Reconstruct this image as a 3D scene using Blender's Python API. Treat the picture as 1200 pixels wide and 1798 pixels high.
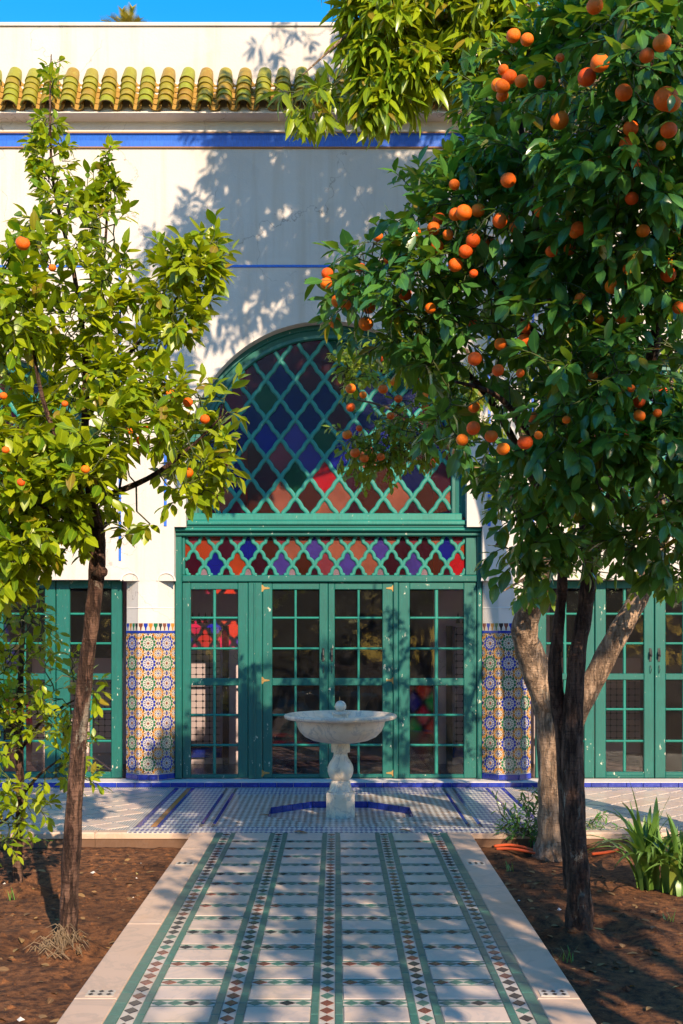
import bpy, math, random
import numpy as np
from mathutils import Vector, Matrix, noise
R = math.radians
random.seed(7); rng = np.random.default_rng(7)
for o in list(bpy.data.objects): bpy.data.objects.remove(o)
scn = bpy.context.scene
COL = scn.collection

# ------------------------------------------------------------------ camera
F, VX, VY, CH = 2000.0, 591.0, 1108.0, 1.6      # focal length and vanishing point in photo pixels, eye height
cam_d = bpy.data.cameras.new('camera'); cam = bpy.data.objects.new('camera', cam_d); COL.objects.link(cam)
cam.location = (0, 0, CH); cam.rotation_euler = (R(90), 0, 0)
cam_d.sensor_fit = 'HORIZONTAL'; cam_d.sensor_width = 36; cam_d.lens = F/1200*36
cam_d.shift_x = (600-VX)/1200; cam_d.shift_y = (VY-899)/1200
cam_d.clip_start = 0.05; cam_d.clip_end = 2000
scn.camera = cam
# ------------------------------------------------------------------ light
SUN_EL, SUN_AZ = 29.0, 20.0                     # sun behind the camera, to the right
w = bpy.data.worlds.new('World'); scn.world = w; w.use_nodes = True
nt = w.node_tree; bg = nt.nodes['Background']
sky = nt.nodes.new('ShaderNodeTexSky'); sky.sky_type = 'NISHITA'; sky.sun_disc = False
sky.sun_elevation = R(SUN_EL); sky.sun_rotation = R(180-SUN_AZ); sky.air_density = 1.2; sky.dust_density = 0.1; sky.ozone_density = 2.4
hs = nt.nodes.new('ShaderNodeHueSaturation'); hs.inputs['Saturation'].default_value = 1.5; hs.inputs['Hue'].default_value = .5
nt.links.new(sky.outputs[0], hs.inputs['Color']); nt.links.new(hs.outputs[0], bg.inputs[0]); bg.inputs[1].default_value = 0.13
sd = bpy.data.lights.new('sun', 'SUN'); sd.energy = 4.0; sd.angle = R(0.5); sd.color = (1.0, 0.80, 0.55)
sun = bpy.data.objects.new('sun', sd); COL.objects.link(sun)
sv = Vector((-math.sin(R(SUN_AZ))*math.cos(R(SUN_EL)), math.cos(R(SUN_AZ))*math.cos(R(SUN_EL)), -math.sin(R(SUN_EL))))
sun.rotation_euler = sv.to_track_quat('-Z', 'Y').to_euler(); sun.location = (4, -6, 12)
scn.view_settings.view_transform = 'Standard'; scn.view_settings.look = 'None'
scn.view_settings.exposure = 1.15; scn.view_settings.gamma = 1.0; scn.view_settings.use_curve_mapping = False
scn.cycles.max_bounces = 8; scn.cycles.transparent_max_bounces = 12

def W(px, py, d): return Vector(((px-VX)*d/F, d, CH-(py-VY)*d/F))
def FL(px, py, z=0.0):                          # point of the floor at height z seen at a photo pixel
    d = (CH-z)*F/(py-VY); return Vector(((px-VX)*d/F, d, z))
D0 = 11.76                                      # wall plane
DR = 11.91                                      # plane of the joinery
def zx(py, d=D0): return CH-(py-VY)*d/F
def xx(px, d=D0): return (px-VX)*d/F

# ------------------------------------------------------------------ materials
class NT:
    def __init__(s, name):
        s.m = bpy.data.materials.new(name); s.m.use_nodes = True; s.t = s.m.node_tree
        s.b = s.t.nodes['Principled BSDF']; s.out = s.t.nodes['Material Output']
    def n(s, typ, **kw):
        x = s.t.nodes.new(typ)
        for k, v in kw.items():
            if k.startswith('i_'):
                key = k[2:]
                key = int(key) if key.isdigit() else key.replace('_', ' ')
                s.set(x.inputs[key], v)
            else: setattr(x, k, v)
        return x
    def set(s, inp, v):
        if isinstance(v, bpy.types.NodeSocket): s.t.links.new(v, inp)
        elif isinstance(v, tuple) and len(v) == 3 and inp.type == 'RGBA': inp.default_value = (*v, 1)
        else: inp.default_value = v
    def math(s, op, a, b=0.0, c=None):
        x = s.n('ShaderNodeMath', operation=op); s.set(x.inputs[0], a); s.set(x.inputs[1], b)
        if c is not None: s.set(x.inputs[2], c)
        return x.outputs[0]
    def mix(s, f, a, b):
        x = s.n('ShaderNodeMix', data_type='RGBA'); s.set(x.inputs[0], f); s.set(x.inputs[6], a); s.set(x.inputs[7], b)
        return x.outputs[2]
    def noise(s, scale, detail=4, rough=.55, co=None, dist=0.0):
        x = s.n('ShaderNodeTexNoise'); x.inputs['Scale'].default_value = scale; x.inputs['Detail'].default_value = detail
        x.inputs['Roughness'].default_value = rough; x.inputs['Distortion'].default_value = dist
        s.set(x.inputs['Vector'], co if co is not None else s.co())
        return x.outputs[0]
    def co(s, scale=None, kind='Object'):
        if kind == 'pos': o = s.n('ShaderNodeNewGeometry').outputs['Position']
        else: o = s.n('ShaderNodeTexCoord').outputs[kind]
        if scale is None: return o
        mp = s.n('ShaderNodeMapping'); s.set(mp.inputs[0], o); mp.inputs['Scale'].default_value = scale
        return mp.outputs[0]
    def ramp(s, f, stops):
        x = s.n('ShaderNodeValToRGB'); s.set(x.inputs[0], f); e = x.color_ramp.elements
        while len(e) < len(stops): e.new(.5)
        for k, (p, c) in enumerate(stops):
            e[k].position = p; e[k].color = (*c, 1) if isinstance(c, tuple) else (c, c, c, 1)
        return x.outputs[0]
    def bump(s, h, strength=.3, dist=.01):
        x = s.n('ShaderNodeBump'); x.inputs['Strength'].default_value = strength; x.inputs['Distance'].default_value = dist
        s.set(x.inputs['Height'], h); s.set(s.b.inputs['Normal'], x.outputs[0]); return x.outputs[0]
    def base(s, c, rough=.6, spec=.5):
        s.set(s.b.inputs['Base Color'], c); s.set(s.b.inputs['Roughness'], rough); s.set(s.b.inputs['Specular IOR Level'], spec)
        return s.m
def orand(t): return t.n('ShaderNodeObjectInfo').outputs['Random']

def m_plaster(name='plaster', c=(.56, .51, .48)):
    t = NT(name); co = t.co(kind='pos')
    big = t.noise(.9, 5, .6, co); fine = t.noise(9, 5, .65, co)
    streak = t.noise(1.0, 4, .6, t.co((7, 7, .45), 'pos'))
    c1 = t.mix(t.ramp(big, [(.35, 0.), (.7, 1.)]), tuple(v*.90 for v in c), c)
    c2 = t.mix(t.math('MULTIPLY', t.ramp(streak, [(.52, 0.), (.72, 1.)]), .5), c1, (c[0]*.78, c[1]*.70, c[2]*.6))
    c3 = t.mix(t.math('MULTIPLY', t.ramp(fine, [(.62, 0.), (.72, 1.)]), .35), c2, tuple(v*.8 for v in c))
    vo = t.n('ShaderNodeTexVoronoi', feature='DISTANCE_TO_EDGE'); vo.inputs['Scale'].default_value = .8
    wob = t.n('ShaderNodeVectorMath', operation='ADD'); t.set(wob.inputs[0], co); nz = t.n('ShaderNodeTexNoise'); nz.inputs['Scale'].default_value = 2.5; nz.inputs['Detail'].default_value = 6; t.set(nz.inputs['Vector'], co)
    t.set(wob.inputs[1], nz.outputs[1]); t.set(vo.inputs['Vector'], wob.outputs[0])
    crack = t.math('MULTIPLY', t.math('LESS_THAN', vo.outputs[0], .004), t.ramp(big, [(.48, 0.), (.56, .6)]))
    c3 = t.mix(crack, c3, (.22, .18, .16))
    patch = t.ramp(t.noise(.7, 2, .4, t.co((1, 1, 1.6), 'pos')), [(.56, 0.), (.575, .16)]); c3 = t.mix(patch, c3, tuple(min(1, v*1.2) for v in c))
    t.bump(t.math('ADD', t.math('MULTIPLY', fine, .6), t.math('ADD', t.math('MULTIPLY', big, 6.), t.noise(60, 3, .6, co))), .35, .006)
    return t.base(c3, .85, .2)
def m_paint(name, c, chip=.66, chipc=(.55, .52, .42), dark=(.01, .05, .045), rough=.42):
    t = NT(name); co = t.co(kind='pos')
    n1 = t.noise(2.5, 4, .6, co); n2 = t.noise(30, 5, .7, t.co((1, 1, .45), 'pos')); n3 = t.noise(5, 4, .6, co)
    grain = t.noise(14, 4, .6, t.co((6, 6, .7), 'pos'))
    c1 = t.mix(n1, tuple(v*.72 for v in c), tuple(min(1, v*1.22) for v in c))
    c1 = t.mix(t.math('MULTIPLY', t.ramp(grain, [(.4, 0.), (.7, 1.)]), .35), c1, dark)
    worn = t.math('MULTIPLY', n2, t.math('ADD', t.math('MULTIPLY', n3, .6), .7))
    c2 = t.mix(t.ramp(worn, [(chip-.02, 0.), (chip, 1.)]), c1, chipc)
    t.bump(t.math('ADD', grain, t.ramp(worn, [(chip-.02, 1.), (chip, 0.)])), .35, .003)
    return t.base(c2, rough, .5)
def m_marble(name, c=(.68, .64, .60), vein=(.32, .31, .33), stain=(.55, .38, .22), rough=.3, sc=1.0, amt=.5):
    t = NT(name); r = orand(t)
    co = t.n('ShaderNodeVectorMath', operation='ADD'); t.set(co.inputs[0], t.co(kind='pos'))
    cb = t.n('ShaderNodeCombineXYZ'); t.set(cb.inputs[0], t.math('MULTIPLY', r, 40.)); t.set(cb.inputs[1], t.math('MULTIPLY', r, 17.))
    t.set(co.inputs[1], cb.outputs[0]); co = co.outputs[0]
    v = t.noise(3.2*sc, 7, .62, co, 1.4)
    v = t.math('ABSOLUTE', t.math('SUBTRACT', v, .5))
    c1 = t.mix(t.math('MULTIPLY', t.ramp(v, [(0., 1.), (.045, 0.)]), amt), c, vein)
    c1 = t.mix(t.math('MULTIPLY', t.noise(5*sc, 4, .6, co), .45), c1, tuple(x*.72 for x in c))
    c2 = t.mix(t.math('MULTIPLY', t.ramp(t.noise(2.1*sc, 5, .65, co), [(.5, 0.), (.72, 1.)]), .55), c1, stain)
    c2 = t.mix(t.math('MULTIPLY', r, .22), c2, tuple(x*.6 for x in c))
    dirt = t.ramp(t.noise(38, 4, .7, co), [(.66, 0.), (.74, .5)])
    c2 = t.mix(dirt, c2, (.16, .12, .09))
    t.bump(t.noise(45, 4, .6, co), .12, .003)
    return t.base(c2, rough, .5)
def m_glaze(name, c, c2=None, rough=.25, var=.4):
    t = NT(name); r = orand(t); co = t.co(kind='pos')
    n = t.noise(26, 4, .6, co); isl = t.n('ShaderNodeNewGeometry').outputs['Random Per Island']
    k = t.math('FRACT', t.math('ADD', r, isl))
    cc = t.mix(t.math('MULTIPLY', k, var), c, c2 or tuple(x*.4 for x in c))
    cc = t.mix(t.math('MULTIPLY', t.ramp(n, [(.5, 0.), (.75, 1.)]), .35), cc, tuple(min(1, x*1.5+.06) for x in c))
    t.bump(n, .15, .002)
    return t.base(cc, rough, .5)
def m_plain(name, c, rough=.6, spec=.4, metal=0):
    t = NT(name); n = t.noise(20, 4, .6, t.co(kind='pos'))
    m = t.base(t.mix(t.math('MULTIPLY', n, .5), c, tuple(x*.55 for x in c)), rough, spec)
    t.b.inputs['Metallic'].default_value = metal
    t.bump(n, .2, .003); return m
def m_glass(name, tint=(.86, .88, .9), dust=(.3, .3, .3), dustf=.03, rough=.03, trans=1.0):
    t = NT(name)
    tr = t.n('ShaderNodeBsdfTransparent'); t.set(tr.inputs[0], tint)
    gl = t.n('ShaderNodeBsdfGlossy'); gl.inputs['Roughness'].default_value = rough
    bn = t.n('ShaderNodeBump'); bn.inputs['Strength'].default_value = .12 if dustf < .1 else .7; bn.inputs['Distance'].default_value = .004
    t.set(bn.inputs['Height'], t.noise(6 if dustf < .1 else 60, 3, .5, t.co(kind='pos')))
    t.set(gl.inputs['Normal'], bn.outputs[0])
    fr = t.n('ShaderNodeFresnel'); fr.inputs[0].default_value = 1.55
    m1 = t.n('ShaderNodeMixShader'); t.set(m1.inputs[0], t.math('MULTIPLY', fr.outputs[0], 1.15*trans)); t.set(m1.inputs[1], tr.outputs[0]); t.set(m1.inputs[2], gl.outputs[0])
    df = t.n('ShaderNodeBsdfDiffuse'); t.set(df.inputs[0], dust); t.set(df.inputs['Normal'], bn.outputs[0])
    m2 = t.n('ShaderNodeMixShader')
    t.set(m2.inputs[0], t.math('MULTIPLY', t.ramp(t.noise(5, 5, .7, t.co(kind='pos')), [(.3, .5), (.75, 1.)]), dustf))
    t.set(m2.inputs[1], m1.outputs[0]); t.set(m2.inputs[2], df.outputs[0]); t.set(t.out.inputs[0], m2.outputs[0])
    return t.m
def m_leaf(name, ca, cb, tl, tf=.35, rough=.38, old=(.25, .17, .02)):
    t = NT(name); r = orand(t); isl = t.n('ShaderNodeNewGeometry').outputs['Random Per Island']
    k = t.math('FRACT', t.math('ADD', r, isl))
    c = t.mix(k, ca, cb)
    c = t.mix(t.ramp(t.math('FRACT', t.math('MULTIPLY', k, 17.3)), [(.945, 0.), (.965, 1.)]), c, old)
    uv = t.n('ShaderNodeAttribute', attribute_name='leafu').outputs['Fac']      # 0 on the midrib, 1 at the margin
    c = t.mix(t.math('MULTIPLY', t.ramp(uv, [(.0, 1.), (.10, 0.)]), .35), c, tuple(min(1, x*2.2+.03) for x in cb))
    t.base(c, rough, .5)
    ts = t.n('ShaderNodeBsdfTranslucent'); t.set(ts.inputs[0], t.mix(k, tl, tuple(x*.6 for x in tl)))
    mx = t.n('ShaderNodeMixShader'); mx.inputs[0].default_value = tf
    t.set(mx.inputs[1], t.b.outputs[0]); t.set(mx.inputs[2], ts.outputs[0]); t.set(t.out.inputs[0], mx.outputs[0])
    return t.m
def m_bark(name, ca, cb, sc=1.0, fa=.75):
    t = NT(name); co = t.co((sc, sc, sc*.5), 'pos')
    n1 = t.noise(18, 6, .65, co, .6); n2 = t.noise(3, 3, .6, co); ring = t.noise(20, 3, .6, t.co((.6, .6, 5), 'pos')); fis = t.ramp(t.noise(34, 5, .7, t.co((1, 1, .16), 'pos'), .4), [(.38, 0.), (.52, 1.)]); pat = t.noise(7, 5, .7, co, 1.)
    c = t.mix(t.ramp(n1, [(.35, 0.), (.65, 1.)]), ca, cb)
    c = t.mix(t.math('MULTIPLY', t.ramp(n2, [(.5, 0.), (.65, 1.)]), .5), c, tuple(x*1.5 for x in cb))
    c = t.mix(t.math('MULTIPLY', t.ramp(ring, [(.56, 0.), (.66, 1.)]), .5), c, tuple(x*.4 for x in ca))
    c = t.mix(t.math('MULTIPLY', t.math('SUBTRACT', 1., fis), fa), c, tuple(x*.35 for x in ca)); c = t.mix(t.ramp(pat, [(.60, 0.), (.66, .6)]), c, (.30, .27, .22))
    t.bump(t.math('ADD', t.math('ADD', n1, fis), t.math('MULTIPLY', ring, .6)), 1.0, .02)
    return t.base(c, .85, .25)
def m_soil():
    t = NT('soil'); co = t.co(kind='pos')
    n1 = t.noise(1.3, 6, .65, co); n2 = t.noise(16, 6, .7, co); n3 = t.noise(90, 4, .7, co)
    c = t.mix(t.ramp(n1, [(.35, 0.), (.65, 1.)]), (.15, .062, .028), (.27, .11, .045))
    c = t.mix(t.ramp(n2, [(.38, 0.), (.62, 1.)]), c, (.045, .022, .015)); c = t.mix(t.ramp(t.noise(.8, 3, .5, co), [(.5, 0.), (.65, .3)]), c, (.06, .026, .016))
    c = t.mix(t.math('MULTIPLY', t.ramp(n3, [(.6, 0.), (.72, 1.)]), .5), c, (.38, .24, .14))
    t.bump(t.math('ADD', n2, t.math('MULTIPLY', n3, .5)), .9, .02)
    return t.base(c, .95, .15)
def m_mosaic(name, pitch, cols, skew=1.0, rot=45):
    """small two-way cut tile work: white pieces alternating with coloured ones, thin pale joints"""
    t = NT(name); mp = t.n('ShaderNodeMapping'); t.set(mp.inputs[0], t.co(kind='pos'))
    mp.inputs['Rotation'].default_value = (0, 0, 0)
    sx = t.n('ShaderNodeSeparateXYZ'); t.set(sx.inputs[0], mp.outputs[0])
    X = t.math('DIVIDE', sx.outputs[0], pitch); Y = t.math('DIVIDE', sx.outputs[1], pitch*skew)
    a, b = (t.math('ADD', X, Y), t.math('SUBTRACT', X, Y)) if rot else (X, Y)
    ia, ib = t.math('FLOOR', a), t.math('FLOOR', b)
    par = t.math('ABSOLUTE', t.math('MODULO', t.math('ADD', ia, ib), 2.))
    cell = t.n('ShaderNodeCombineXYZ'); t.set(cell.inputs[0], ia); t.set(cell.inputs[1], ib)
    wn = t.n('ShaderNodeTexWhiteNoise', noise_dimensions='2D'); t.set(wn.inputs['Vector'], cell.outputs[0])
    seq = t.math('FRACT', t.math('ADD', t.math('MULTIPLY', t.math('SUBTRACT', ia, ib), .25), .01))
    stops = []
    for k, c in enumerate(cols): stops.append((k/len(cols), c))
    rp = t.n('ShaderNodeValToRGB'); rp.color_ramp.interpolation = 'CONSTANT'; e = rp.color_ramp.elements
    while len(e) < len(stops): e.new(.5)
    for k, (p, c) in enumerate(stops): e[k].position = p; e[k].color = (*c, 1)
    t.set(rp.inputs[0], seq)
    white = t.mix(wn.outputs[0], (.50, .48, .46), (.66, .63, .6))
    dark = t.mix(t.math('MULTIPLY', wn.outputs[0], .5), rp.outputs[0], (.35, .33, .33))
    c = t.mix(par, white, dark)
    fa, fb = t.math('FRACT', a), t.math('FRACT', b)
    edge = t.math('MINIMUM', t.math('MINIMUM', fa, t.math('SUBTRACT', 1., fa)), t.math('MINIMUM', fb, t.math('SUBTRACT', 1., fb)))
    c = t.mix(t.math('LESS_THAN', edge, .07), c, (.38, .35, .32))
    c = t.mix(t.math('MULTIPLY', t.noise(2.5, 4, .6, t.co(kind='pos')), .25), c, (.3, .24, .2))
    t.bump(t.math('GREATER_THAN', edge, .07), .2, .002)
    return t.base(c, .35, .5)
def m_dado():
    t = NT('interior_tilework'); sx = t.n('ShaderNodeSeparateXYZ'); t.set(sx.inputs[0], t.co(kind='pos'))
    p = .078
    fx = t.math('ABSOLUTE', t.math('SUBTRACT', t.math('FRACT', t.math('DIVIDE', sx.outputs[0], p)), .5))
    fz = t.math('ABSOLUTE', t.math('SUBTRACT', t.math('FRACT', t.math('DIVIDE', sx.outputs[2], p)), .5))
    s = t.math('ADD', fx, fz)
    dot = t.math('GREATER_THAN', s, .78); line = t.math('MULTIPLY', t.math('GREATER_THAN', t.math('MAXIMUM', fx, fz), .46), 1.)
    c = t.mix(t.math('MAXIMUM', dot, line), (.55, .42, .42), (.02, .02, .03))
    return t.base(c, .3, .5)

M = dict(
 plaster=m_plaster(), trim=m_plaster('pale_trim', (.62, .57, .54)), inner=m_plaster('inner_plaster', (.80, .62, .62)), far=m_plaster('unlit_plaster', (.05, .04, .05)),  # rear plaster near black: darkness of the unlit room painted into its colour
 green=m_paint('green_paint', (.004, .11, .092), chip=.69), green2=m_paint('worn_green_paint', (.012, .19, .15), chip=.71, chipc=(.40, .45, .33)),
 blue=m_paint('blue_paint', (.02, .13, .62), chip=.72, chipc=(.4, .45, .6), dark=(.01, .03, .2)),
 ochre=m_plain('ochre_line', (.32, .17, .08)),
 marble=m_marble('marble_slab', (.66, .50, .42), amt=.45), border=m_marble('border_stone', (.60, .42, .32), (.25, .22, .2), (.50, .30, .17), .45, .8, .4),
 fmarble=m_marble('fountain_marble', (.86, .70, .55), (.30, .28, .30), (.62, .44, .27), .28, 1.6, .75),
 gtile=m_glaze('green_tile', (.035, .13, .105), (.10, .14, .11), .35, .6), btile=m_glaze('blue_tile', (.012, .03, .30), (.01, .015, .12), .18, .7),
 z_white=m_glaze('white_tile', (.48, .43, .39), (.38, .30, .22), .3, .5), z_blue=m_glaze('cobalt_tile', (.008, .03, .30), None, .22), z_green=m_glaze('leaf_green_tile', (.012, .13, .06), None, .22),
 z_ochre=m_glaze('ochre_tile', (.42, .19, .03), (.30, .10, .02), .25, .6), z_black=m_plain('black_tile', (.02, .018, .025), .25, .5), z_brown=m_glaze('brown_tile', (.16, .045, .03), None, .25),
 grout=m_plain('grout', (.50, .46, .40), .9, .2), dgrout=m_plain('dark_grout', (.20, .17, .15), .9, .2),
 glass=m_glass('clear_glass'), brass=m_plain('old_brass', (.45, .28, .10), .45, .5, .7), iron=m_plain('dark_iron', (.05, .05, .05), .5, .5, .5),
 roof=m_glaze('green_roof_tile', (.22, .24, .015), (.28, .12, .02), .42, .8), moss=m_plain('channel_clay', (.36, .21, .05), .9, .2),
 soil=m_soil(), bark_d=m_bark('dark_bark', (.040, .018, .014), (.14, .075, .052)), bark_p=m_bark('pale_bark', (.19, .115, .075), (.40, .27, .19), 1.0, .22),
 twig=m_plain('green_twig', (.07, .09, .025), .7), orange=None, curb_shaded=m_marble('kerb_stone', (.14, .07, .04), (.2, .12, .08), (.25, .12, .06), .8, 1.2, .3),
 dado=m_dado(), hose=m_plain('orange_hose', (.62, .10, .03), .4), inner_floor=m_plain('inner_floor', (.14, .09, .09), .25, .5),
 dark=m_plain('dark_wood', (.05, .03, .025), .6), dry=m_plain('dry_fibre', (.20, .14, .09), .95, .1),
 wall2=m_mosaic('terrace_mosaic', .055, [(.05, .08, .3), (.10, .07, .07), (.06, .12, .12), (.25, .14, .08)], 1.5),
 stripe=m_mosaic('terrace_stripe_mosaic', .040, [(.02, .03, .28), (.03, .05, .22), (.08, .07, .16), (.03, .05, .28)], 3.2),
 line=m_mosaic('terrace_line_mosaic', .022, [(.05, .05, .10), (.12, .06, .05), (.05, .07, .2), (.04, .10, .08)], 1.0),
)
t = NT('orange_skin'); co = t.co(); r_ = orand(t)
vn = t.n('ShaderNodeTexVoronoi'); vn.inputs['Scale'].default_value = 900.; t.set(vn.inputs['Vector'], co)
t.bump(t.noise(28, 2, .6, co), .35, .03); sz = t.n('ShaderNodeSeparateXYZ'); t.set(sz.inputs[0], co)
stemspot = t.ramp(sz.outputs[2], [(.800, 0.), (.815, 1.)]); blem = t.ramp(t.noise(3, 4, .7, co), [(.62, 0.), (.72, .5)])
M['orange'] = t.base(t.mix(stemspot, t.mix(blem, t.mix(r_, (.92, .20, .004), (.80, .085, .003)), (.75, .26, .02)), (.05, .07, .01)), .5, .35)
t.b.inputs['Subsurface Weight'].default_value = .06; t.b.inputs['Subsurface Radius'].default_value = (.02, .008, .002)
GC = {'blue': (.02, .025, .36), 'navy': (.006, .008, .08), 'maroon': (.055, .006, .022), 'brown': (.09, .025, .012), 'green': (.005, .06, .03), 'red': (.75, .02, .04),
      'orange': (.62, .12, .03), 'violet': (.16, .10, .42), 'rose': (.42, .10, .14), 'salmon': (.55, .22, .14), 'yellow': (.65, .45, .05), 'pale': (.55, .42, .48)}
G = {k: m_glass('stained_glass_'+k, tuple(.9*x/max(c)+.01 for x in c), tuple(min(.75, x*1.0) for x in c), .22, .22, .4) for k, c in GC.items()}
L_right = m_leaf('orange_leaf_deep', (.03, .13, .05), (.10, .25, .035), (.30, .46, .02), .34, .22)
L_left = m_leaf('orange_leaf_sunlit', (.06, .17, .010), (.36, .42, .008), (.62, .66, .01), .42, .34)  # sunlit copy of the L_right leaf: sunlight painted in as brighter yellow
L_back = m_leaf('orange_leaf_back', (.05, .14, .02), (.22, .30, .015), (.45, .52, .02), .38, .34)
L_long = m_leaf('long_leaf', (.06, .15, .010), (.30, .37, .010), (.55, .60, .02), .36, .30)
L_strap = m_leaf('strap_leaf', (.05, .13, .02), (.11, .20, .03), (.20, .30, .03), .3, .35)
L_palm = m_leaf('palm_leaf', (.20, .20, .02), (.42, .32, .03), (.3, .3, .03), .3, .5)

# ------------------------------------------------------------------ mesh helpers
class MB:
    def __init__(s): s.v = []; s.f = []; s.mi = []; s.mats = []
    def mat(s, m):
        if m not in s.mats: s.mats.append(m)
        return s.mats.index(m)
    def add(s, vs, fs, m):
        o = len(s.v); k = s.mat(m); s.v += [tuple(v) for v in vs]
        for f in fs: s.f.append(tuple(o+i for i in f)); s.mi.append(k)
    def box(s, x0, x1, y0, y1, z0, z1, m):
        s.add([(x0,y0,z0),(x1,y0,z0),(x1,y1,z0),(x0,y1,z0),(x0,y0,z1),(x1,y0,z1),(x1,y1,z1),(x0,y1,z1)],
              [(0,3,2,1),(4,5,6,7),(0,1,5,4),(1,2,6,5),(2,3,7,6),(3,0,4,7)], m)
    def cbox(s, x0, x1, y0, y1, z0, z1, m, c=.006):
        """box whose front (towards -y) edges are chamfered"""
        c = min(c, (x1-x0)*.45, (z1-z0)*.45)
        s.add([(x0,y1,z0),(x1,y1,z0),(x1,y1,z1),(x0,y1,z1),(x0,y0+c,z0),(x1,y0+c,z0),(x1,y0+c,z1),(x0,y0+c,z1),
               (x0+c,y0,z0+c),(x1-c,y0,z0+c),(x1-c,y0,z1-c),(x0+c,y0,z1-c)],
              [(0,3,2,1),(0,1,5,4),(1,2,6,5),(2,3,7,6),(3,0,4,7),(4,5,9,8),(5,6,10,9),(6,7,11,10),(7,4,8,11),(8,9,10,11)], m)
    def tbox(s, x0, x1, y0, y1, z0, z1, m, c=.004):
        """box whose top edges are chamfered"""
        s.add([(x0,y0,z0),(x1,y0,z0),(x1,y1,z0),(x0,y1,z0),(x0,y0,z1-c),(x1,y0,z1-c),(x1,y1,z1-c),(x0,y1,z1-c),
               (x0+c,y0+c,z1),(x1-c,y0+c,z1),(x1-c,y1-c,z1),(x0+c,y1-c,z1)],
              [(0,3,2,1),(0,1,5,4),(1,2,6,5),(2,3,7,6),(3,0,4,7),(4,5,9,8),(5,6,10,9),(6,7,11,10),(7,4,8,11),(8,9,10,11)], m)
    def prism(s, pts, ax, h, m):
        """polygon pts (3-D points, planar) extruded by vector ax*h; pts form the visible face"""
        n = len(pts); a = Vector(ax)*h
        s.add([Vector(p) for p in pts]+[Vector(p)+a for p in pts],
              [tuple(range(n))]+[tuple(range(2*n-1, n-1, -1))]+[(i, i+n, (i+1) % n+n, (i+1) % n) for i in range(n)], m)
    def lathe(s, prof, cx, cy, m, n=48, rot=0.0):
        k = len(prof); vs = []
        for i in range(n):
            a = 2*math.pi*i/n+rot
            for r, z in prof: vs.append((cx+r*math.cos(a), cy+r*math.sin(a), z))
        fs = [(i*k+j, ((i+1) % n)*k+j, ((i+1) % n)*k+j+1, i*k+j+1) for i in range(n) for j in range(k-1)]
        s.add(vs, fs, m)
        if prof[0][0] > 1e-4: s.f.append(tuple(len(s.v)-n*k+i*k for i in range(n-1, -1, -1))); s.mi.append(s.mat(m))
        if prof[-1][0] > 1e-4: s.f.append(tuple(len(s.v)-n*k+i*k+k-1 for i in range(n))); s.mi.append(s.mat(m))
    def tube(s, pts, rad, m, n=8, wob=0.0, cap=True):
        pts = [Vector(p) for p in pts]; up = Vector((.13, .9, .2)); vs = []
        for i, p in enumerate(pts):
            t = (pts[min(i+1, len(pts)-1)]-pts[max(i-1, 0)]).normalized()
            a = up.cross(t); a = a.normalized() if a.length > 1e-5 else Vector((1,0,0)); b = t.cross(a)
            for j in range(n):
                q = 2*math.pi*j/n; r = rad[i]
                if wob: r *= 1+wob*noise.noise(Vector((math.cos(q)*1.2+i*.45, math.sin(q)*1.2, p.z*2.5+p.x)))
                vs.append(p+a*math.cos(q)*r+b*math.sin(q)*r)
        fs = [(i*n+j, i*n+(j+1) % n, (i+1)*n+(j+1) % n, (i+1)*n+j) for i in range(len(pts)-1) for j in range(n)]
        if cap: fs += [tuple(range(n-1, -1, -1)), tuple((len(pts)-1)*n+j for j in range(n))]
        s.add(vs, fs, m)
    def mesh(s, name, smooth=False):
        me = bpy.data.meshes.new(name); me.from_pydata(s.v, [], s.f)
        for m in s.mats: me.materials.append(m)
        me.polygons.foreach_set('material_index', s.mi)
        if smooth: me.polygons.foreach_set('use_smooth', [True]*len(me.polygons))
        me.update(); return me
    def build(s, name, parent=None, smooth=False, **kw):
        me = s.mesh(name, smooth)
        return link(name, me, parent, **kw)
def link(name, me, parent=None, mat=None, **kw):
    o = bpy.data.objects.new(name, me); COL.objects.link(o)
    if mat is not None: o.matrix_world = mat
    if parent is not None:
        o.parent = parent; o.matrix_parent_inverse = Matrix.Translation(-Vector(parent.location))
    for k, v in kw.items(): o[k] = v
    return o
def thing(name, loc, label, cat, group=None):
    o = bpy.data.objects.new(name, None); COL.objects.link(o); o.location = loc; o.empty_display_size = .2
    o['label'] = label; o['category'] = cat
    if group: o['group'] = group
    return o
def shade_auto(o, ang=40):
    me = o.data
    me.polygons.foreach_set('use_smooth', [True]*len(me.polygons))
    me.set_sharp_from_angle(angle=R(ang))

# ================================================================== GROUND
xs = np.unique(np.concatenate([np.linspace(-80, -4, 20), np.arange(-4, 4.01, .035), np.linspace(4, 80, 20)]))
ys = np.unique(np.concatenate([np.linspace(-60, 3, 20), np.arange(3, 9.3, .035), np.linspace(9.3, 11, 8), np.linspace(11, 160, 30)]))
TR = {'left': (FL(118, 1662, -.12)), 'small': FL(30, 1560, -.12), 'near': FL(1015, 1640, -.12), 'pale': FL(978, 1500, -.12)}
def soil_z(x, y):
    z = -.125
    if abs(x) < 1.0 or y > 9.08: return -.22
    z += .020*noise.noise(Vector((x*1.3, y*1.3, 0)))+.012*noise.noise(Vector((x*5, y*5, 3)))+.012*max(0, noise.noise(Vector((x*14, y*14, 7))))
    for k, p in TR.items():
        r = math.hypot(x-p.x, y-p.y)
        z += .05*math.exp(-(r/.13)**2)+.018*math.exp(-((r-.42)/.10)**2)-.03*math.exp(-((r-.25)/.10)**2)
    return z
gv = [(float(x), float(y), soil_z(x, y) if (abs(x) < 4.1 and 2.9 < y < 9.4) else (-.22 if y > 9.08 else -.13)) for y in ys for x in xs]
nx = len(xs)
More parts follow.
